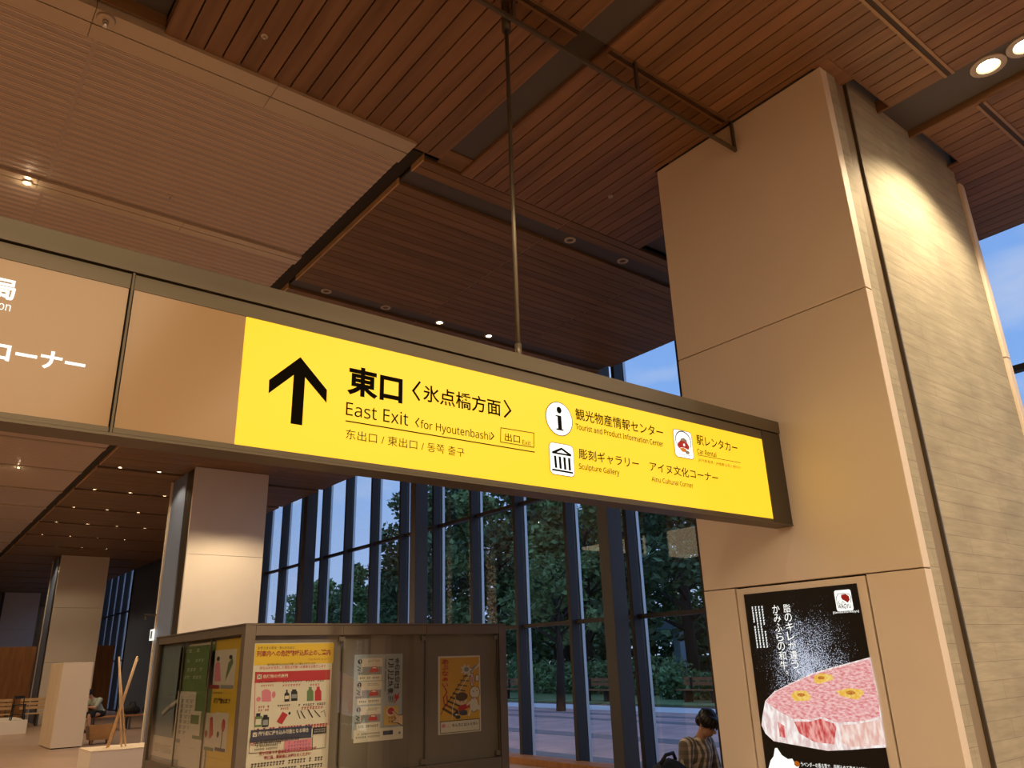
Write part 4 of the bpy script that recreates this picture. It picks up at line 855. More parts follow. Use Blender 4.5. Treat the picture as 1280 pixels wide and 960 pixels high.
# wooden partitions at the far end
struct(box('wall_partition', -3, 4.93, 36.6, 36.8, .0, 2.70, 'wood_wall'), 'brown wooden partition behind the slatted benches', 'partition')
struct(box('wall_partition', 6.7, 7.75, 36.6, 36.8, .0, 2.70, 'wood_wall'), 'brown wooden partition right of the white block', 'partition')

# ------------------------------------------------------------------ outside ground
def paving():
    m = mat('paving', (.30, .23, .24), .7); nt = m.node_tree; b = nt.nodes['Principled BSDF']
    g = N(nt, 'ShaderNodeNewGeometry')
    br = N(nt, 'ShaderNodeTexBrick'); nt.links.new(g.outputs['Position'], br.inputs[0])
    br.inputs['Color1'].default_value = (.68, .42, .37, 1); br.inputs['Color2'].default_value = (.56, .36, .33, 1); br.inputs['Mortar'].default_value = (.58, .50, .48, 1)
    br.inputs['Scale'].default_value = 1; br.inputs['Brick Width'].default_value = .5; br.inputs['Row Height'].default_value = .2; br.inputs['Mortar Size'].default_value = .012
    n1 = N(nt, 'ShaderNodeTexNoise'); n1.inputs['Scale'].default_value = 1.1; n1.inputs['Detail'].default_value = 4; nt.links.new(g.outputs['Position'], n1.inputs[0])
    mr = N(nt, 'ShaderNodeMapRange'); mr.inputs[3].default_value = .6; mr.inputs[4].default_value = 1.4; nt.links.new(n1.outputs[0], mr.inputs[0])
    vm = N(nt, 'ShaderNodeVectorMath', operation='SCALE'); nt.links.new(br.outputs[0], vm.inputs[0]); nt.links.new(mr.outputs[0], vm.inputs['Scale'])
    nt.links.new(vm.outputs[0], b.inputs['Base Color']); return m
MT['paving'] = paving()
MT['paving_band'] = noisy(mat('paving_band', (.24, .23, .24), .7), (2, 2, 2), .15)
MT['path'] = mat('path', (.85, .84, .82), .8)
MT['earth'] = noisy(mat('earth', (.12, .11, .09), .9), (1, 1, 1), .2)
MT['lawn'] = noisy(mat('lawn', (.20, .30, .12), .9), (2, 2, 2), .35)
struct(box('ground_outside', 9.16, 260, -60, 240, -.6, -.03, 'earth'), 'ground outside the windows', 'ground')
struct(box('paving_outside', 9.16, 18.8, -40, 120, -.029, -.005, 'paving'), 'red brick plaza outside the windows', 'paving')
for k, (a, c) in enumerate(((9.6, 10.05), (12.35, 13.0), (15.8, 16.3), (17.3, 17.7))):
    struct(box('paving_band', a, c, -40, 120, -.004, .0, 'paving_band'), 'dark stone band across the brick plaza', 'paving')
struct(box('path_outside', 18.85, 20.6, -40, 120, -.029, .0, 'path'), 'pale path behind the brick plaza', 'path')
struct(box('lawn', 21.5, 60, -40, 160, -.029, .02, 'lawn'), 'green lawn behind the path', 'lawn')

# ================================================================== lamps
def spot(loc, power, angle=110, color=WARM, blend=.35, radius=.06):
    l = bpy.data.lights.new('downlight_lamp', 'SPOT'); l.energy = power; l.color = color; l.spot_size = math.radians(angle); l.spot_blend = blend; l.shadow_soft_size = radius
    o = bpy.data.objects.new('downlight_lamp', l); col.objects.link(o); o.location = loc; return o
_lamp_me = {}
def downlight(x, y, z, rad, label, group=None, lit=True, power=60, angle=110):
    """round fitting: rim ring, cone, lens; z is the surface it sits in"""
    r = empty('downlight', (x, y, z)); tag(r, label, 'light', group)
    key = (rad, lit)
    if key not in _lamp_me:
        b = MB(); S = 28
        prof = [(rad, .002), (rad, -.012), (rad*.66, -.016), (rad*.56, -.004)]
        for i in range(len(prof)-1):
            for k in range(S):
                a, c = 2*math.pi*k/S, 2*math.pi*(k+1)/S
                P = lambda q, t: (q[0]*math.cos(t), q[0]*math.sin(t), q[1])
                b.face([P(prof[i], a), P(prof[i], c), P(prof[i+1], c), P(prof[i+1], a)][::-1], 'lamp_rim', True)
        o1 = b.build('rim', r)
        b = MB(); b.face([(rad*.56*math.cos(2*math.pi*k/S), rad*.56*math.sin(2*math.pi*k/S), -.004) for k in range(S)][::-1], 'lamp_lens' if lit else 'slot')
        o2 = b.build('lens', r); _lamp_me[key] = (o1.data, o2.data)
    else:
        link('rim', _lamp_me[key][0], r); link('lens', _lamp_me[key][1], r)
    if lit and power: spot((x, y, z-.03), power, angle)
    return r
# pairs in the wide slot on the right and its neighbours
downlight(6.20, 1.47, 5.998, .132, 'larger-looking bright round light in the ceiling slot, the one nearer the pillar', None, True, 250, 120)
downlight(6.20, 1.20, 5.998, .132, 'bright round light in the ceiling slot at the right edge of the photo', None, True, 250, 120)
for x, y in ((6.2, -1.5), (6.2, -4.5), (3.36, -.6), (3.36, -3.4), (.55, 1.6), (.55, -1.5), (-2.5, 1.5), (-2.5, -2.5)):
    downlight(x, y, 6.058 if x < 3 else (5.967 if x < 4 else 5.998), .10, 'small round ceiling light above and behind the viewpoint', 'ceiling lights behind the viewpoint', True, 120, 120)
# unseen spot added over the viewpoint to brighten the notice board
r_ = downlight(2.1, .2, ZC, .09, 'added lamp out of view above the viewpoint, brightening the notice board', None, True, 0)
l_ = spot((2.1, .25, ZC-.05), 1900, 15, WARM, .7, .05); l_.rotation_euler = (Vector((2.62, 6.44, 1.35))-l_.location).to_track_quat('-Z', 'Y').to_euler()
# far right hall: four in each slot between the boarded panels
for k in range(16):
    y = 5.42+2.65*k
    for x in ((3.56, 4.39, 5.22, 6.05) if k < 12 else (3.56, 6.05)):
        lit = k >= 1 and not (k == 1 and x < 5)
        if k == 0 and x < 5: continue
        lab = ('small unlit ceiling fitting in the dark slot over the yellow sign, %s the pillar' % ('farther from' if x < 5.5 else 'closer to')) if k == 0 else \
              (('%s small light of the far dark slot that shows just above the sign' % {3.56: 'first unlit', 4.39: 'second unlit', 5.22: 'left lit', 6.05: 'right lit'}[x] if k == 1 else 'small ceiling light in one of the dark slots beyond the sign'))
        downlight(x, y, 5.967, .065, lab, 'small ceiling lights in the far slots' if k > 1 else None, lit, (300 if k == 4 and x > 4.5 else 18 if k == 10 else 55), (98 if k == 4 else 125))
# left hall: in the rails of the pale ceiling
for k in range(9):
    y = 7.45+2.4*k
    for x in (.30, -3.2):
        if k in (1, 3, 5, 7): x += 1.4
        d_ = downlight(x, y, ZC-.031, .04, 'small lit ceiling light in a beige rail of the pale ceiling', 'lights in the pale ceiling rails', True, 75, 150)
        l = bpy.data.lights.new('rail_glow', 'POINT'); l.energy = .8; l.color = WARM; l.shadow_soft_size = .012  # extra point light added below the fitting to make the rail glow
        o = bpy.data.objects.new('rail_glow', l); col.objects.link(o); o.location = (x, y, ZC-.075)

# ================================================================== hanging sign
PS_ = Plane((0, 3.1, 0), (1, 0, 0), (0, 0, 1), (0, -1, 0))
sg = empty('direction_sign', (0, 3.1, 2.44)); tag(sg, 'long hanging bronze sign beam with a lit yellow East Exit panel and tan panels', 'sign')
YF, YB = 3.1, 3.22
b = MB()
b.box(-3.2, 5.0, YF-.012, YB+.012, 3.122, 3.212, 'bronze')           # cap
b.box(-3.2, 4.79, YF-.002, YB, 3.05, 3.114, 'bronze')                # upper rail
b.box(-3.2, 4.79, YF-.002, YB, 2.452, 2.472, 'bronze')               # lower rails
b.box(-3.2, 4.995, YF-.010, YB+.01, 2.438, 2.449, 'bronze')
b.box(4.775, 4.995, YF-.006, YB+.006, 2.452, 3.115, 'bronze_dark')
b.box(-3.2, 4.99, YF+.012, YB-.012, 2.445, 3.18, 'groove')
b.build('frame', sg)
b = MB(); b.box(.533, .547, YF-.006, YF+.02, 2.44, 3.118, 'groove'); b.box(.536, .544, YF-.010, YF+.0, 2.45, 3.118, 'bronze'); b.build('joint', sg)
PF = 3.104
yp = box('lit_panel', 1.006, 4.772, PF-.004, PF+.03, 2.473, 3.049, 'sign_yellow', sg); yp['label'] = 'glowing yellow panel'
tp = box('tan_panel', .55, 1.003, PF-.004, PF+.03, 2.473, 3.049, 'sign_tan', sg)
tp2 = box('tan_panel', -3.2, .53, PF-.004, PF+.03, 2.473, 3.049, 'sign_tan', sg)
for o in list(sg.children): loc(o, sg)
P31 = Plane((0, PF-.004, 0), (1, 0, 0), (0, 0, 1), (0, -1, 0))
for o in art(P31, SIGN, yp, .0015, .0002): loc(o, sg)
for o in art(P31, BROWN, tp2, .0015, .0002): loc(o, sg)
b = MB(); b.tube([(2.57, 3.15, 3.2), (2.57, 3.15, 5.60)], .014, 'bronze'); b.tube([(2.57, 3.15, 3.19), (2.57, 3.15, 3.30)], .02, 'bronze'); b.tube([(2.57, 3.15, 5.58), (2.57, 3.15, 5.928)], .032, 'bronze_dark')
loc(b.build('hanger_rod', sg), sg)
b = MB(); b.tube([(-1.2, 3.15, 3.2), (-1.2, 3.15, 5.60)], .014, 'bronze'); b.tube([(-1.2, 3.15, 5.58), (-1.2, 3.15, 5.928)], .032, 'bronze_dark')
loc(b.build('hanger_rod', sg), sg)

# ================================================================== glass smoke barrier
sb = empty('smoke_barrier', (0, 3.12, 5.62)); tag(sb, 'framed strip of smoky glass hanging from the boarded ceiling above the sign', 'glass barrier')
YG = 3.08
b = MB(); b.box(.86, 4.985, YG-.012, YG+.012, 5.612, 5.640, 'bronze'); b.box(4.96, 4.985, YG-.012, YG+.012, 5.64, 5.916, 'bronze')
for x in (3.78, 2.58, 1.38): b.box(x-.012, x+.012, YG-.012, YG+.012, 5.64, 5.916, 'bronze')
loc(b.build('frame', sb), sb)
b = MB()
for a, c in ((.87, 1.366), (1.394, 2.566), (2.594, 3.766), (3.794, 4.958)): b.box(a, c, YG-.003, YG+.003, 5.64, 5.916, 'smoke_glass')
loc(b.build('glass', sb), sb)

# ================================================================== advertising display in the pillar
P5 = Plane((4.992, 0, 0), (0, -1, 0), (0, 0, 1), (-1, 0, 0))
ds = empty('display_screen', (5.0, 3.15, .32)); tag(ds, 'portrait advertising display of raw marbled steak set into the pale pillar', 'screen')
b = MB()
b.box(4.999, 5.06, 2.640, 2.70, .32, 2.048, 'white_panel'); b.box(4.999, 5.06, 3.585, 3.650, .32, 2.048, 'white_panel')
b.box(4.999, 5.06, 2.7005, 3.5845, 2.005, 2.048, 'white_panel'); b.box(4.999, 5.06, 2.7005, 3.5845, .32, .385, 'white_panel')
loc(b.build('surround', ds), ds)
b = MB(); b.box(5.045, 5.068, 2.627, 3.663, .305, 2.060, 'groove'); loc(b.build('reveal', ds), ds)
sp = MB(); sp.face([(4.992, 3.584, .386), (4.992, 2.701, .386), (4.992, 2.701, 2.004), (4.992, 3.584, 2.004)], 'screen_ground')
sp.box(4.9925, 5.04, 2.7005, 3.5845, .3855, 2.0045, 'black')
spo = loc(sp.build('screen', ds), ds); spo['label'] = 'black lit screen picture'
for o in art(P5, SCREEN, spo, .0008, .00015): loc(o, ds)

# ================================================================== notice board case
cb = empty('notice_board_case', (2.314, 6.44, 0)); tag(cb, 'dark brown free-standing notice board case with glass fronts full of posters', 'notice board')
x0, x1, y0, y1, zt = 2.314, 4.955, 6.44, 9.06, 1.95
for a, c in ((x0, y0), (x1-.085, y0), (x0, y1-.085), (x1-.085, y1-.085)): box('corner_post', a, a+.085, c, c+.085, 0, zt-.012, 'cabinet', cb)
b = MB(); b.box(x0-.006, x1+.006, y0-.006, y1+.006, zt-.012, zt, 'cabinet'); b.build('top_plate', cb)
for a, c in ((x0+.088, 3.176), (3.180, 4.022), (4.026, x1-.088)):
    box('top_rail', a, c, y0+.002, y0+.08, 1.855, 1.936, 'cabinet', cb); box('bottom_rail', a, c, y0+.002, y0+.08, .50, .745, 'cabinet', cb)
for a, c in ((y0+.088, 7.30), (7.304, 8.14), (8.144, y1-.088)):
    box('top_rail', x0+.002, x0+.08, a, c, 1.870, 1.936, 'cabinet', cb); box('bottom_rail', x0+.002, x0+.08, a, c, .50, .78, 'cabinet', cb)
b = MB(); b.box(x0+.05, x1-.05, y0+.05, y1-.05, 0, .49, 'bronze_dark'); b.build('plinth', cb)
b = MB(); b.box(x0+.09, x1-.01, y0+.055, y0+.075, .70, 1.90, 'cabinet_back'); b.box(x0+.055, x0+.075, y0+.09, y1-.09, .70, 1.90, 'cabinet_back'); b.build('back_board', cb)
for i, (a, c) in enumerate(((2.36, 3.19), (3.165, 4.03), (4.04, 4.86))):
    yy = y0+.012+.012*(i % 2)
    g = box('glass_door', a, c, yy, yy+.006, .75, 1.85, 'case_glass', cb)
    b = MB(); b.box(c-.05, c-.005, yy-.006, yy+.012, 1.80, 1.84, 'cabinet'); b.box(c-.05, c-.005, yy-.006, yy+.012, .76, .80, 'cabinet'); b.box(c-.012, c, yy-.003, yy+.009, .75, 1.85, 'bronze'); b.build('clip', g)
for i, (a, c) in enumerate(((6.53, 7.31), (7.29, 8.15), (8.13, 8.97))):
    xx = x0+.012+.012*(i % 2)
    g = box('glass_door', xx, xx+.006, a, c, .785, 1.868, 'case_glass', cb)
    b = MB(); b.box(xx-.002, xx+.01, c-.012, c, .785, 1.868, 'bronze'); b.build('clip', g)
for o in cb.children: loc(o, cb)

def poster(name, label, plane, rect, paper, items, bend=0.0):
    u0, v0, u1, v1 = rect
    b = MB(); t = .0008; p = plane
    pts = [p(u0, v0, 0), p(u1, v0, 0), p(u1, v1, 0), p(u0, v1, 0)]; top = [p(u0, v0, t), p(u1, v0, t), p(u1, v1, t), p(u0, v1, t)]
    b.face(top, paper); b.face(pts[::-1], paper)
    for i in range(4): b.face([pts[i], pts[(i+1) % 4], top[(i+1) % 4], top[i]], paper)
    o = b.build(name); tag(o, label, 'poster')
    art(plane, items, o, .0011, .00012); return o
PC = Plane((0, 6.494, 0), (1, 0, 0), (0, 0, 1), (0, -1, 0))
poster('poster', 'large cream poster with yellow heading and red notices in the notice board', PC, (2.415, .76, 3.105, 1.795), 'cream', POSTER1)
poster('poster', 'pale blue winter crossing poster with three car pictures in the middle of the case', PC, (3.315, 1.013, 3.80, 1.690), 'paperblue', POSTER2)
poster('poster', 'orange poster of a child and a white rabbit by railway tracks', PC, (4.184, .978, 4.668, 1.656), 'cream2', POSTER3)
PD = Plane((2.3685, 0, 0), (0, -1, 0), (0, 0, 1), (-1, 0, 0))
poster('poster', 'greyish blue poster with white text block at the far left end of the case', PD, (-8.92, .80, -8.10, 1.86), 'bluegrey', SIDE_A)
poster('poster', 'green and cream poster on the narrow left side of the case', PD, (-8.07, .79, -7.33, 1.84), 'cream', SIDE_B)
poster('poster', 'yellow poster with small picture cards next to the case corner', PD, (-7.29, .79, -6.62, 1.85), 'yellow', SIDE_C)

# ================================================================== people
_b = bmesh.new(); bmesh.ops.create_icosphere(_b, subdivisions=2, radius=1.0)
BALL = (np.array([v.co[:] for v in _b.verts]), np.array([[v.index for v in f.verts] for f in _b.faces])); _b.free()
def skin_body(name, chains, matn, parent=None, voxel=.008, smooth=4, ells=()):
    """one continuous surface grown from tapered limbs and ellipsoids, fused by a voxel remesh"""
    V, F = [], []
    def ball(c, r, rot=None):
        S = np.array(r if hasattr(r, '__len__') else (r, r, r))
        R = np.array(rot.to_matrix()) if rot else np.eye(3)
        F.append(BALL[1]+len(V)*len(BALL[0])); V.append((BALL[0]*S) @ R.T+np.array(c))
    for pts, rad in chains:
        for (p, q, a, c) in zip(pts[:-1], pts[1:], rad[:-1], rad[1:]):
            p, q = Vector(p), Vector(q); n = max(2, int((q-p).length/(min(a, c)*.45)))
            for i in range(n+1):
                t = i/n; ball(p.lerp(q, t), a+(c-a)*t)
    for el in ells: ball(Vector(el[0]), el[1], rot=Euler(el[2]) if len(el) > 2 else None)
    me = bpy.data.meshes.new(name); me.from_pydata(np.concatenate(V).tolist(), [], np.concatenate(F).tolist())
    o = bpy.data.objects.new('t', me)
    r = o.modifiers.new('r', 'REMESH'); r.mode = 'VOXEL'; r.voxel_size = voxel
    s = o.modifiers.new('s', 'SMOOTH'); s.iterations = smooth; s.factor = .5
    m2 = evaluated_mesh(o); bpy.data.meshes.remove(me)
    m2.materials.clear(); m2.materials.append(MT[matn]); m2.polygons.foreach_set('use_smooth', [True]*len(m2.polygons)); m2.name = name
    return link(name, m2, parent)
def hand(base, direction, side, palm_n, curl=.5, s=1.0):
    """palm and five fingers as chains; direction = along the fingers, palm_n = palm normal, side = towards the thumb"""
    d, sd, pn = Vector(direction).normalized(), Vector(side).normalized(), Vector(palm_n).normalized(); B = Vector(base); ch = []
    for k, off in enumerate((-.03, -.01, .01, .03)):
        ch.append(([B+sd*off*.4*s, B+sd*off*s+d*.085*s], [.018*s, .012*s]))
        L = (.060, .076, .080, .070)[k]*s
        a = B+sd*off*s+d*.085*s; t = curl*.7; b = a+(d*math.cos(t)+pn*math.sin(t))*L*.45; t = curl*1.6; c = b+(d*math.cos(t)+pn*math.sin(t))*L*.32; t = curl*2.3; e_ = c+(d*math.cos(t)+pn*math.sin(t))*L*.25
        ch.append(([a, b, c, e_], [.0105*s, .0095*s, .0085*s, .0075*s]))
    a = B+sd*.022*s+d*.02*s; b = a+(sd*.8+d*.6+pn*.2).normalized()*.042*s; c = b+(sd*.3+d*.9+pn*.3).normalized()*.034*s
    ch.append(([a, b, c], [.014*s, .0115*s, .009*s]))
    return ch
def person_seated(loc_, rz, label, group=None, shirt='plaid', shorts=True, seat=.42, near=True, lean=.30, arms='phone'):
    """local frame: faces -y, right-hand side is -x, seat plane at z = seat"""
    r = empty('person', loc_, rz); tag(r, label, 'person', group)
    hip = Vector((0, .02, seat+.135)); ch_ = Vector((0, .02-lean*.52, seat+.40)); neck = Vector((0, .0-lean*.80, seat+.545)); head = Vector((0, -.06-lean*.95, seat+.655))
    chains = [([hip, hip.lerp(ch_, .5), ch_], [.125, .115, .125]), ([ch_, neck, head], [.085, .052, .055])]
    ells = [(hip, (.165, .125, .10)), (ch_, (.165, .11, .13), (lean*.8, 0, 0))]
    # skull, jaw, nose, ears: the head bows forward
    bow = .62
    Rh = Euler((bow, 0, 0)).to_matrix()
    H = lambda x, y, z: head+Rh @ Vector((x, y, z))
    ells += [(H(0, .012, .035), (.076, .094, .088), (bow, 0, 0)), (H(0, -.035, -.045), (.055, .058, .068), (bow, 0, 0)), (H(0, -.098, -.02), (.012, .018, .022), (bow, 0, 0)),
             (H(-.078, .012, -.01), (.012, .02, .032), (bow, 0, 0)), (H(.078, .012, -.01), (.012, .02, .032), (bow, 0, 0)), (H(0, -.085, -.062), (.022, .010, .006), (bow, 0, 0)),
             (H(-.03, -.082, .012), (.014, .010, .009), (bow, 0, 0)), (H(.03, -.082, .012), (.014, .010, .009), (bow, 0, 0))]
    sh = {s: ch_+Vector((s*.185, .01, .075)) for s in (-1, 1)}
    if arms == 'phone':     # right arm hangs to the bench, left forearm crosses the lap
        el = {-1: sh[-1]+Vector((-.035, .03, -.285)), 1: sh[1]+Vector((.05, -.05, -.27))}
        wr = {-1: el[-1]+Vector((.02, -.09, -.20)), 1: Vector((-.02, -.27, seat+.20))}
    else:
        el = {-1: sh[-1]+Vector((-.03, -.16, -.20)), 1: sh[1]+Vector((.03, -.16, -.20))}
        wr = {-1: el[-1]+Vector((.06, -.22, .03)), 1: el[1]+Vector((-.06, -.22, .03))}
    for s in (-1, 1):
        chains.append(([sh[s]+Vector((-s*.05, 0, .0)), sh[s], el[s], wr[s]], [.055, .054, .042, .029]))
        d = (wr[s]-el[s]).normalized(); side = Vector((-s, 0, .0)) if abs(d.x) < .8 else Vector((0, -1, 0)); pn = d.cross(side)*(1 if s > 0 else -1)
        if pn.length < .1: pn = Vector((0, 0, -1))
        chains += hand(wr[s]+d*.015, d, side-d*side.dot(d), pn if pn.z < 0 else -pn, .55)
    kn = {}; an = {}
    for s in (-1, 1):
        kn[s] = Vector((s*.13, -.44, seat+.06)); an[s] = Vector((s*.14, -.40, .085))
        chains.append(([hip+Vector((s*.085, 0, -.03)), kn[s], an[s]], [.085, .058, .040])); chains.append(([an[s]+Vector((0, .04, -.035)), an[s]+Vector((0, -.16, -.05))], [.042, .034]))
    body = skin_body('body', chains, 'skin', r, .0075 if near else .012, 3, ells)
    # clothing: slightly larger shells over torso and upper arms, and over the thighs
    top = [([hip+Vector((0, 0, -.02)), hip.lerp(ch_, .5), ch_], [.142, .134, .142]), ([ch_, ch_.lerp(neck, .62)], [.105, .075])]
    tops = [(hip, (.180, .140, .10)), (ch_, (.180, .125, .14), (lean*.8, 0, 0))]
    for s in (-1, 1):
        cut = el[s].lerp(wr[s], .12 if near else -.0) if near else sh[s].lerp(el[s], .8)
        top.append(([sh[s]+Vector((-s*.05, 0, 0)), sh[s], (el[s] if near else sh[s].lerp(el[s], .5)), cut], [.078, .074, .062, .058]))
    skin_body('shirt', top, shirt, r, .009 if near else .014, 3, tops)
    pts = []
    for s in (-1, 1): pts.append(([hip+Vector((s*.085, .0, -.03)), hip.lerp(kn[s], .55), hip.lerp(kn[s], .88)+Vector((s*.02, 0, 0))], [.105, .094, .084]))
    skin_body('shorts', pts, 'black_cloth', r, .01 if near else .014, 3, [(hip+Vector((0, .0, -.03)), (.178, .138, .075))])
    for s in (-1, 1):
        a = an[s]
        sh_ = skin_body('shoe', [([a+Vector((0, .045, -.040)), a+Vector((0, -.02, -.035)), a+Vector((0, -.17, -.048))], [.046, .050, .038])], 'black', r, .01, 2)
    # hair: cap over the skull with a fringe and a few locks
    hc = [(H(0, .022, .052), (.088, .102, .090), (bow, 0, 0)), (H(0, .065, -.005), (.078, .058, .070), (bow, 0, 0)),
          (H(-.070, .0, .022), (.024, .062, .050), (bow, 0, 0)), (H(.070, .0, .022), (.024, .062, .050), (bow, 0, 0)), (H(0, -.072, .075), (.066, .032, .030), (bow, 0, 0))]
    locks = []
    rr = random.Random(3)
    for i in range(13):
        t = math.radians(-115+230*i/12); x, y = .082*math.sin(t), -.086*math.cos(t)
        locks.append(([H(x*.8, y*.8, .085), H(x*1.06, y*1.08, .045), H(x*1.10, y*1.10, .012-rr.random()*.018)], [.022, .018, .007]))
    skin_body('hair', locks, 'hair', r, .007 if near else .011, 1, hc)
    if near:
        b = MB(); w = el[1].lerp(wr[1], .90); d = (wr[1]-el[1]).normalized(); a_ = d.orthogonal().normalized(); c_ = d.cross(a_)
        ring = [w+(a_*math.cos(t)+c_*math.sin(t))*.036 for t in [2*math.pi*k/20 for k in range(21)]]
        b.tube(ring, .007, 'black', 6, False); b.tube([w+Vector((0, -.02, .028)), w+Vector((0, -.026, .038))], [.017, .016], 'chrome', 16); b.build('wristwatch', r)
    return r
P1_ = person_seated((6.37, 5.36, 0), math.radians(8), 'black-haired person in a striped shirt sitting bowed behind the big pillar', seat=.315, lean=.12)
P2_ = person_seated((5.62, 27.4, 0), math.radians(-62), 'small far-off person in grey shirt and black shorts sitting bent forward', shirt='grey_shirt', near=False, lean=.42, arms='fwd', seat=.40)

# ================================================================== furniture
def slat_bench(name, x0, x1, y0, y1, h, label, m='wood_light', back=False, cat='bench', group=None, legs=3):
    """bench running along x: slatted seat, legs, optional back on the +y side"""
    r = empty(name, ((x0+x1)/2, (y0+y1)/2, 0)); tag(r, label, cat, group); cx, cy = (x0+x1)/2, (y0+y1)/2
    n = 4; w = (y1-y0)/n; b = MB()
    for i in range(n): b.box(x0-cx, x1-cx, y0-cy+i*w+.006, y0-cy+(i+1)*w-.006, h-.035, h, m)
    b.build('seat', r, .004)
    for k in range(legs):
        x = x0-cx+.12+(x1-x0-.24)*k/(legs-1); b = MB()
        b.box(x-.03, x+.03, y0-cy+.03, y0-cy+.08, 0, h-.036, 'steel'); b.box(x-.03, x+.03, y1-cy-.08, y1-cy-.03, 0, h-.036, 'steel'); b.box(x-.03, x+.03, y0-cy+.08, y1-cy-.08, h-.09, h-.036, 'steel')
        b.build('leg', r)
    if back:
        b = MB()
        for i in range(3): b.box(x0-cx, x1-cx, y1-cy+.005, y1-cy+.03, h+.12+.13*i, h+.21+.13*i, m)
        for k in range(legs):
            x = x0-cx+.15+(x1-x0-.30)*k/(legs-1); b.box(x-.02, x+.02, y1-cy+.031, y1-cy+.06, h-.10, h+.47, 'steel')
        b.build('backrest', r)
    return r
slat_bench('bench', 5.6, 7.9, 5.12, 5.56, .315, 'low wooden bench that the person in the striped shirt sits on')
slat_bench('bench', 5.35, 7.6, 27.25, 27.75, .40, 'dark far bench under the seated person in grey', 'wood_wall')
# rucksack on the bench beside the near person
r = empty('rucksack', (5.93, 5.30, .316)); r.scale = (1.5, 1.5, 1.5); tag(r, 'black bag with a white badge lying on the bench beside the striped shirt', 'bag')
o = skin_body('bag_body', [([(-.16, 0, .11), (.0, .0, .14), (.13, 0, .10)], [.10, .125, .09])], 'black_cloth', r, .012, 4, [((0, -.05, .10), (.15, .10, .09)), ((.02, .05, .12), (.12, .09, .10))])
b = MB(); b.tube([(-.10, -.02, .24), (-.06, -.03, .285), (.02, -.02, .29), (.06, -.0, .25)], .011, 'black'); b.build('handle', r)
b = MB(); b.tube([(-.02, -.155, .15), (-.02, -.168, .152)], .024, 'white', 16); b.build('badge', r)
b = MB(); b.tube([(.08, -.12, .06), (.16, -.15, .10), (.19, -.10, .03), (.12, -.13, .014), (.02, -.16, .02)], .010, 'black'); b.build('strap', r)

for x, lab in ((6.55, 'left of two dark bags lying on the far bench beyond the crossed rods'), (7.1, 'right of two dark bags lying on the far bench beyond the crossed rods')):
    r = empty('bag', (x, 27.5, .401)); tag(r, lab, 'bag')
    skin_body('bag_body', [([(-.14, 0, .13), (.0, .0, .17), (.13, 0, .12)], [.12, .15, .11])], 'black_cloth', r, .02, 3)
    b = MB(); b.tube([(-.10, 0, .27), (-.05, 0, .37), (.05, 0, .37), (.10, 0, .26)], .014, 'black'); b.build('handle', r)

# white block in front of the pillar, white plinth with rods, wooden tub
r = empty('white_block', (3.9, 22.8, 0)); tag(r, 'tall white boxy block standing in front of a pale pillar', 'display block')
b = MB(); b.box(-.32, .33, -.80, .80, .02, 1.89, 'white_panel'); b.build('body', r, .004); b = MB(); b.box(-.335, -.3205, -.795, .80, .02, 1.885, 'pale_wood'); b.build('side_panel', r); b = MB(); b.box(-.30, .30, -.77, .77, 0, .019, 'groove'); b.build('foot', r)
r = empty('plinth', (3.62, 14.55, 0)); tag(r, 'low white plinth with crossed wooden rods on it', 'plinth')
b = MB(); b.box(-.77, .77, -.44, .44, .015, .488, 'white_panel'); b.build('body', r, .005); b = MB(); b.box(-.775, .775, -.445, .445, .4885, .50, 'pale_wood'); b.build('top', r); b = MB(); b.box(-.74, .74, -.41, .41, 0, .0145, 'groove'); b.build('foot', r)
r = empty('rod_sculpture', (3.28, 14.4, .5)); tag(r, 'four slim crossing wooden rods standing on the white plinth', 'sculpture')
for a, c in (((-.16, -.02, .008), (.13, .02, 1.36)), ((-.11, .10, .008), (.145, .05, 1.33)), ((.05, -.04, .008), (-.15, .0, 1.36)), ((.13, .04, .008), (-.13, .06, 1.30))):
    b = MB(); b.tube([a, c], [.013, .015], 'wood_light', 8); b.build('rod', r)
r = empty('wooden_tub', (4.72, 22.6, 0)); tag(r, 'small open wooden tub on feet between the white block and the case', 'tub')
b = MB()
for a, c in (((-.27, -.2), (-.33, -.24)),):
    lo = [(-.26, -.2, .10), (.26, -.2, .10), (.26, .2, .10), (-.26, .2, .10)]; hi = [(-.31, -.25, .42), (.31, -.25, .42), (.31, .25, .42), (-.31, .25, .42)]; ih = [(p[0]*.93, p[1]*.92, .42) for p in hi]; il = [(p[0]*.92, p[1]*.92, .13) for p in lo]
    b.face(lo[::-1], 'tub_wood'); b.face(il, 'tub_wood')
    for i in range(4):
        j = (i+1) % 4; b.face([lo[i], lo[j], hi[j], hi[i]], 'tub_wood'); b.face([hi[i], hi[j], ih[j], ih[i]], 'tub_wood'); b.face([ih[i], ih[j], il[j], il[i]], 'tub_wood')
b.build('bowl', r)
for x in (-.19, .19):
    for y in (-.14, .14):
        b = MB(); b.tube([(x, y, .0), (x*.95, y*.95, .10)], [.02, .028], 'tub_wood', 8); b.build('foot', r)
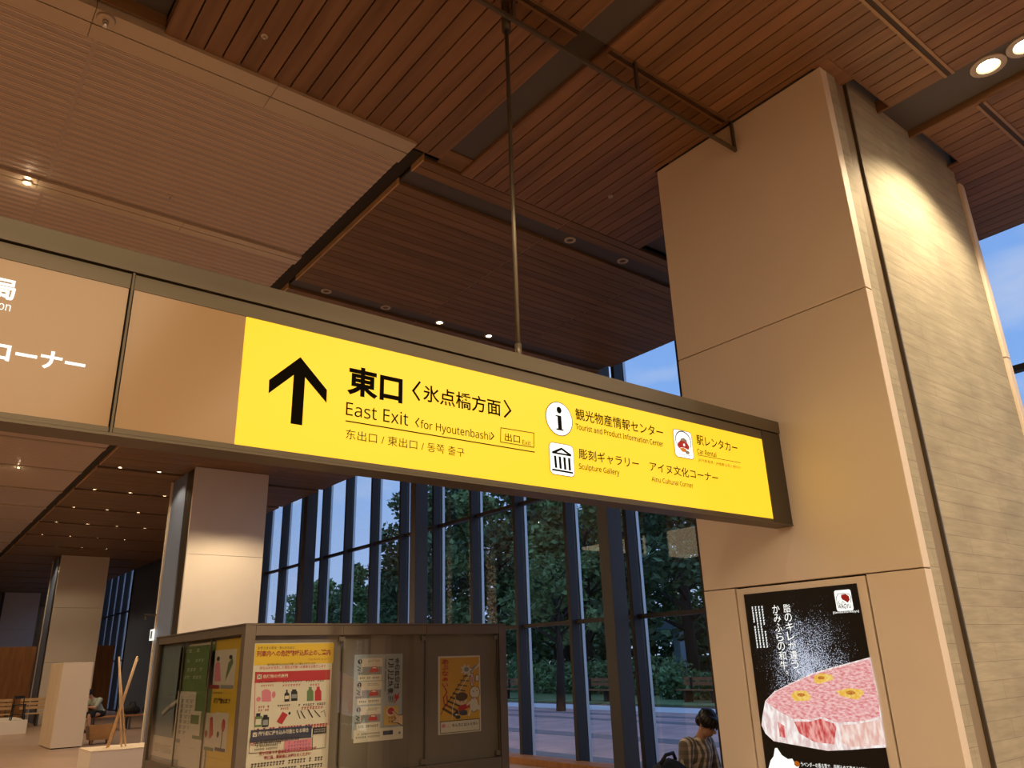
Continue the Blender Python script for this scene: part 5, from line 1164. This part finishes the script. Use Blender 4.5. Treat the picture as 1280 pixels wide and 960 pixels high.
# platform with stool and slatted benches by the partition
struct(box('platform', -2.5, 3.98, 28.9, 31.6, .0, .37, 'white_panel'), 'low pale platform under the stool', 'platform')
r = empty('bar_stool', (3.74, 29.3, .37)); tag(r, 'dark wooden stool on the pale platform at the left edge', 'stool')
b = MB(); b.box(-.17, .17, -.17, .17, .42, .45, 'black'); b.build('seat', r, .01)
for sx in (-1, 1):
    for sy in (-1, 1):
        b = MB(); b.tube([(sx*.17, sy*.17, 0), (sx*.14, sy*.14, .42)], [.016, .018], 'black', 8); b.build('leg', r)
b = MB(); b.tube([(-.16, -.155, .16), (.16, -.155, .16)], .01, 'black', 8); b.tube([(-.16, .155, .16), (.16, .155, .16)], .01, 'black', 8); b.build('stretcher', r)
b = MB(); b.tube([(-.13, .15, .45), (-.13, .18, .66)], .014, 'black', 8); b.tube([(.13, .15, .45), (.13, .18, .66)], .014, 'black', 8); b.box(-.15, .15, .17, .195, .60, .68, 'black'); b.build('backrest', r)
slat_bench('slatted_bench', .6, 4.05, 33.0, 33.5, .42, 'pale slatted bench with back behind the dark stool', back=True)
slat_bench('slatted_bench', 4.25, 5.3, 32.6, 33.1, .42, 'pale slatted bench seen between the partition and the white block', back=True)

# emergency exit sign bracketed on the second pillar
r = empty('exit_sign', (4.862, 19.47, 2.28)); tag(r, 'tiny lit green and white exit sign on the edge of the pale pillar', 'sign')
b = MB(); b.box(-.02, .02, -.12, .12, 0, .24, 'litwhite'); b.box(-.024, -.0205, -.08, .04, .04, .20, 'green'); b.build('sign_face', r)
r = empty('camera_bracket', (4.86, 19.46, 2.80)); tag(r, 'small brown bracket fixed on the pillar edge above the exit sign', 'bracket')
b = MB(); b.box(-.22, .035, -.04, .04, .02, .05, 'bronze'); b.tube([(-.18, 0, .02), (-.18, 0, -.06)], .03, 'bronze', 10); b.build('arm', r)
# sprinkler heads
for x, y, z, lab in ((1.40, 4.50, ZC, 'tiny sprinkler head between the boards of the top left panel'), (1.43, 6.99, ZC, 'tiny sprinkler head in the pale strip ceiling'), (.45, 4.96, ZC-.03, 'round detector fitting on the beige ceiling rail'), (4.94, 4.51, ZC, 'tiny sprinkler head in the boards left of the pillar')):
    r = empty('sprinkler', (x, y, z)); tag(r, lab, 'sprinkler')
    k = 1.8 if 'detector' in lab else .8
    b = MB(); b.tube([(0, 0, -.001), (0, 0, -.012*k)], [.035*k, .03*k], 'rail', 16); b.build('rose', r); b = MB(); b.tube([(0, 0, -.0125*k), (0, 0, -.04*k)], [.012*k, .008*k], 'chrome', 8); b.build('head', r)

# ================================================================== outside
def garden_bench(x, y, label):
    r = empty('park_bench', (x, y, 0)); tag(r, label, 'bench')
    b = MB()
    for i in range(3): b.box(-.22+i*.145, -.09+i*.145, -.95, .95, .40, .44, 'wood_wall')
    b.build('seat', r)
    b = MB(); b.box(.24, .275, -.95, .95, .56, .68, 'wood_wall'); b.box(.25, .285, -.95, .95, .72, .84, 'wood_wall'); b.build('backrest', r)
    for yy in (-.6, .6):
        b = MB(); b.box(-.18, .20, yy-.05, yy+.05, .001, .398, 'black'); b.box(.205, .238, yy-.04, yy+.04, .35, .82, 'black'); b.build('leg', r)
garden_bench(22.9, 18.7, 'park bench with a back outside, beside the pillar edge')
garden_bench(22.2, 23.2, 'park bench outside seen left of the steel column')
garden_bench(22.2, 28.4, 'park bench outside just right of the notice board case')
def leaves(n, blobs, size, seed, shape=.5):
    """a crown of small bent leaf pieces scattered in blobs (centre, radii); returns a mesh"""
    rng = np.random.default_rng(seed)
    w = np.array([b[1][0]*b[1][1]*b[1][2] for b in blobs])**.66; w /= w.sum()
    idx = rng.choice(len(blobs), n, p=w)
    c = np.array([b[0] for b in blobs])[idx]; rad = np.array([b[1] for b in blobs])[idx]
    d = rng.normal(size=(n, 3)); d /= np.linalg.norm(d, axis=1)[:, None]
    rr = rng.uniform(.35, 1.0, n)**.6*(1+.18*rng.normal(size=n)*.5)
    p = c+d*rad*rr[:, None]
    a = rng.normal(size=(n, 3)); a[:, 2] *= .6; a /= np.linalg.norm(a, axis=1)[:, None]
    q = np.cross(a, rng.normal(size=(n, 3))); q /= np.linalg.norm(q, axis=1)[:, None]
    s = size*rng.uniform(.6, 1.4, n)[:, None]
    nrm = np.cross(a, q)
    V = np.stack([p-a*s, p+q*s*shape+nrm*s*.15, p+a*s, p-q*s*shape+nrm*s*.15], 1).reshape(-1, 3)
    me = bpy.data.meshes.new('foliage'); me.vertices.add(4*n); me.vertices.foreach_set('co', V.ravel())
    me.loops.add(4*n); me.loops.foreach_set('vertex_index', np.arange(4*n)); me.polygons.add(n)
    me.polygons.foreach_set('loop_start', np.arange(n)*4); me.update(); me.validate(); return me
def leaf_mat(name, c):
    m = mat(name, c, .7, spec=.2); nt = m.node_tree; b = nt.nodes['Principled BSDF']
    g = N(nt, 'ShaderNodeNewGeometry'); r = N(nt, 'ShaderNodeMapRange'); r.inputs[3].default_value = .45; r.inputs[4].default_value = 1.6; nt.links.new(g.outputs['Random Per Island'], r.inputs[0])
    v = N(nt, 'ShaderNodeVectorMath', operation='SCALE'); v.inputs[0].default_value = c; nt.links.new(r.outputs[0], v.inputs['Scale']); nt.links.new(v.outputs[0], b.inputs['Base Color']); MT[name] = m
leaf_mat('leaf_dark', (.12, .185, .085)); leaf_mat('leaf_mid', (.18, .27, .10)); leaf_mat('leaf_soft', (.27, .40, .18)); leaf_mat('leaf_hedge', (.16, .28, .115))
MT['bark'] = noisy(mat('bark', (.055, .042, .032), .9), (6, 6, 1.5), .3)
def make_tree(seed, h, spread, clear, n, size, m, airy=1.0, lean=0):
    """returns (foliage mesh, trunk mesh); crown blobs hang on real limbs"""
    R = random.Random(seed); b = MB(); blobs = []
    top = Vector((lean*h*.2, 0, h*.86))
    b.tube([(0, 0, -.05), (R.uniform(-.1, .1), R.uniform(-.1, .1), h*.3), (top.x*.6, R.uniform(-.2, .2), h*.6), top], [h*.022+.05, h*.018+.03, h*.012, .02], 'bark', 9)
    k = 17
    for i in range(k):
        t = clear+(1-clear)*(i+.5)/k; z = t*h; ang = i*2.4+R.uniform(-.4, .4)
        L = spread*(1-.62*abs(t-clear-.28*(1-clear))/(1-clear))*R.uniform(.65, 1.1)
        p0 = Vector((top.x*t, 0, z*.82)); p2 = Vector((math.cos(ang)*L+top.x*t, math.sin(ang)*L, z*.90+.10*h*R.uniform(.3, 1))); p1 = p0.lerp(p2, .5)+Vector((0, 0, .04*h))
        b.tube([p0, p1, p2], [.012*h*(1-t)+.03, .03, .012], 'bark', 6)
        for q, f in ((p2, 1.0), (p1.lerp(p2, .4), .85)):
            s = spread*.30*f*R.uniform(.8, 1.25)*airy
            blobs.append((tuple(q+Vector((R.uniform(-.3, .3), R.uniform(-.3, .3), R.uniform(-.2, .3)))), (s, s, s*.72)))
    fo = leaves(n, blobs, size, seed); fo.materials.append(MT[m])
    tr = b.build('trunk'); me = tr.data; bpy.data.objects.remove(tr); return fo, me
protos = [make_tree(1, 11.5, 4.2, .20, 9000, .20, 'leaf_dark'), make_tree(2, 10.5, 3.8, .22, 8000, .19, 'leaf_mid', .9), make_tree(3, 9.0, 3.4, .26, 5200, .17, 'leaf_dark', .75), make_tree(4, 5.2, 1.7, .45, 1600, .12, 'leaf_mid', .9)]
def tree(kind, x, y, s, rz, label, group=None):
    r = empty('tree', (x, y, .0), rz); r.scale = (s, s, s); tag(r, label, 'tree', group)
    link('foliage', protos[kind][0], r); link('trunk', protos[kind][1], r)
G_ = 'big trees beyond the plaza'
tl = 'leafy dark tree in the row beyond the plaza, seen through the windows'
for i, (k, x, y, s, rz) in enumerate(((0, 28.5, 23.5, 1.0, .3), (1, 27.5, 29.0, .92, 1.7), (0, 30.0, 33.5, 1.08, 2.6), (1, 29.0, 38.5, 1.12, .9), (0, 28.0, 43.5, 1.12, 4.1), (2, 31.0, 48.5, 1.15, 5.0), (2, 33.0, 56.0, 1.05, .2), (1, 34.0, 63.0, .95, 2.2),
        (2, 36.0, 70.0, 1.05, 3.3), (1, 37.0, 78.0, 1.0, 1.2), (2, 40.0, 88.0, 1.1, .5), (0, 36.0, 27.0, 1.0, 1.0), (1, 40.0, 37.0, 1.15, 2.0), (0, 41.0, 47.0, 1.1, 3.0), (1, 44.0, 100.0, 1.1, 3.9), (2, 26.5, 17.0, .95, 2.7), (0, 29.0, 12.0, .9, 1.4))):
    tree(k, x, y, s, rz, tl, G_)
tree(3, 17.95, 20.5, 1.0, .6, 'slim young tree standing on the plaza edge between two window mullions')
# hedge and undergrowth behind the benches
def hedge(x, y0, y1, h, w, n, label, seed, m='leaf_hedge', size=.10):
    blobs = [((0, (y1-y0)*(i+.5)/16-(y1-y0)/2, h*.5), (w/2, (y1-y0)/26, h*.55)) for i in range(16)]
    me = leaves(n, blobs, size, seed, .6); me.materials.append(MT[m])
    r = empty('hedge', (x, (y0+y1)/2, .02)); tag(r, label, 'hedge'); link('foliage', me, r)
    b = MB()
    for i in range(16): y = (y1-y0)*(i+.5)/16-(y1-y0)/2; b.tube([(0, y, 0), (.05, y+.05, h*.7)], [.03, .015], 'bark', 6)
    b.build('stems', r)
hedge(24.2, 14.0, 21.6, .95, 1.1, 4200, 'low clipped hedge right behind the park bench near the pillar', 11)
hedge(26.5, 22.5, 33.0, 1.5, 2.2, 5200, 'loose green shrubs beyond the lawn, behind the young tree', 12, 'leaf_soft')
hedge(27.0, 34.0, 50.0, 1.7, 2.4, 5200, 'loose green shrubs hidden mostly by the notice board case', 13, 'leaf_soft')
hedge(31.0, 8.0, 22.0, 1.6, 2.4, 5200, 'distant green shrubs under the big trees near the pillar', 14, 'leaf_soft')
hedge(50.0, 20.0, 62.0, 4.2, 4.0, 7000, 'tall dark thicket closing the view under the distant crowns', 15, 'leaf_dark', .36)
hedge(52.0, 65.5, 122.0, 4.6, 4.0, 6000, 'distant dark thicket seen left of the young tree', 16, 'leaf_dark', .42)
# footbridge glimpsed between the trunks
r = empty('bridge', (46, 44, 0)); tag(r, 'grey footbridge with railing glimpsed between trees', 'bridge')
MT['bridge_paint'] = mat('bridge_paint', (.30, .36, .44), .6)
b = MB(); b.box(-.8, .8, -6, 6, 3.4, 4.0, 'bridge_paint'); b.build('deck', r)
b = MB()
for i in range(25): b.box(-.80, -.76, -6+i*.495, -5.96+i*.495, 4.0, 5.1, 'alu')
b.box(-.82, -.74, -6, 6, 5.1, 5.18, 'alu'); b.build('railing', r)
for y in (-5, 5): b = MB(); b.box(-.4, .4, y-.3, y+.3, 0.02, 3.4, 'bridge_paint'); b.build('pier', r)
bpy.data.scenes.remove(TMP)
bpy.context.view_layer.update()
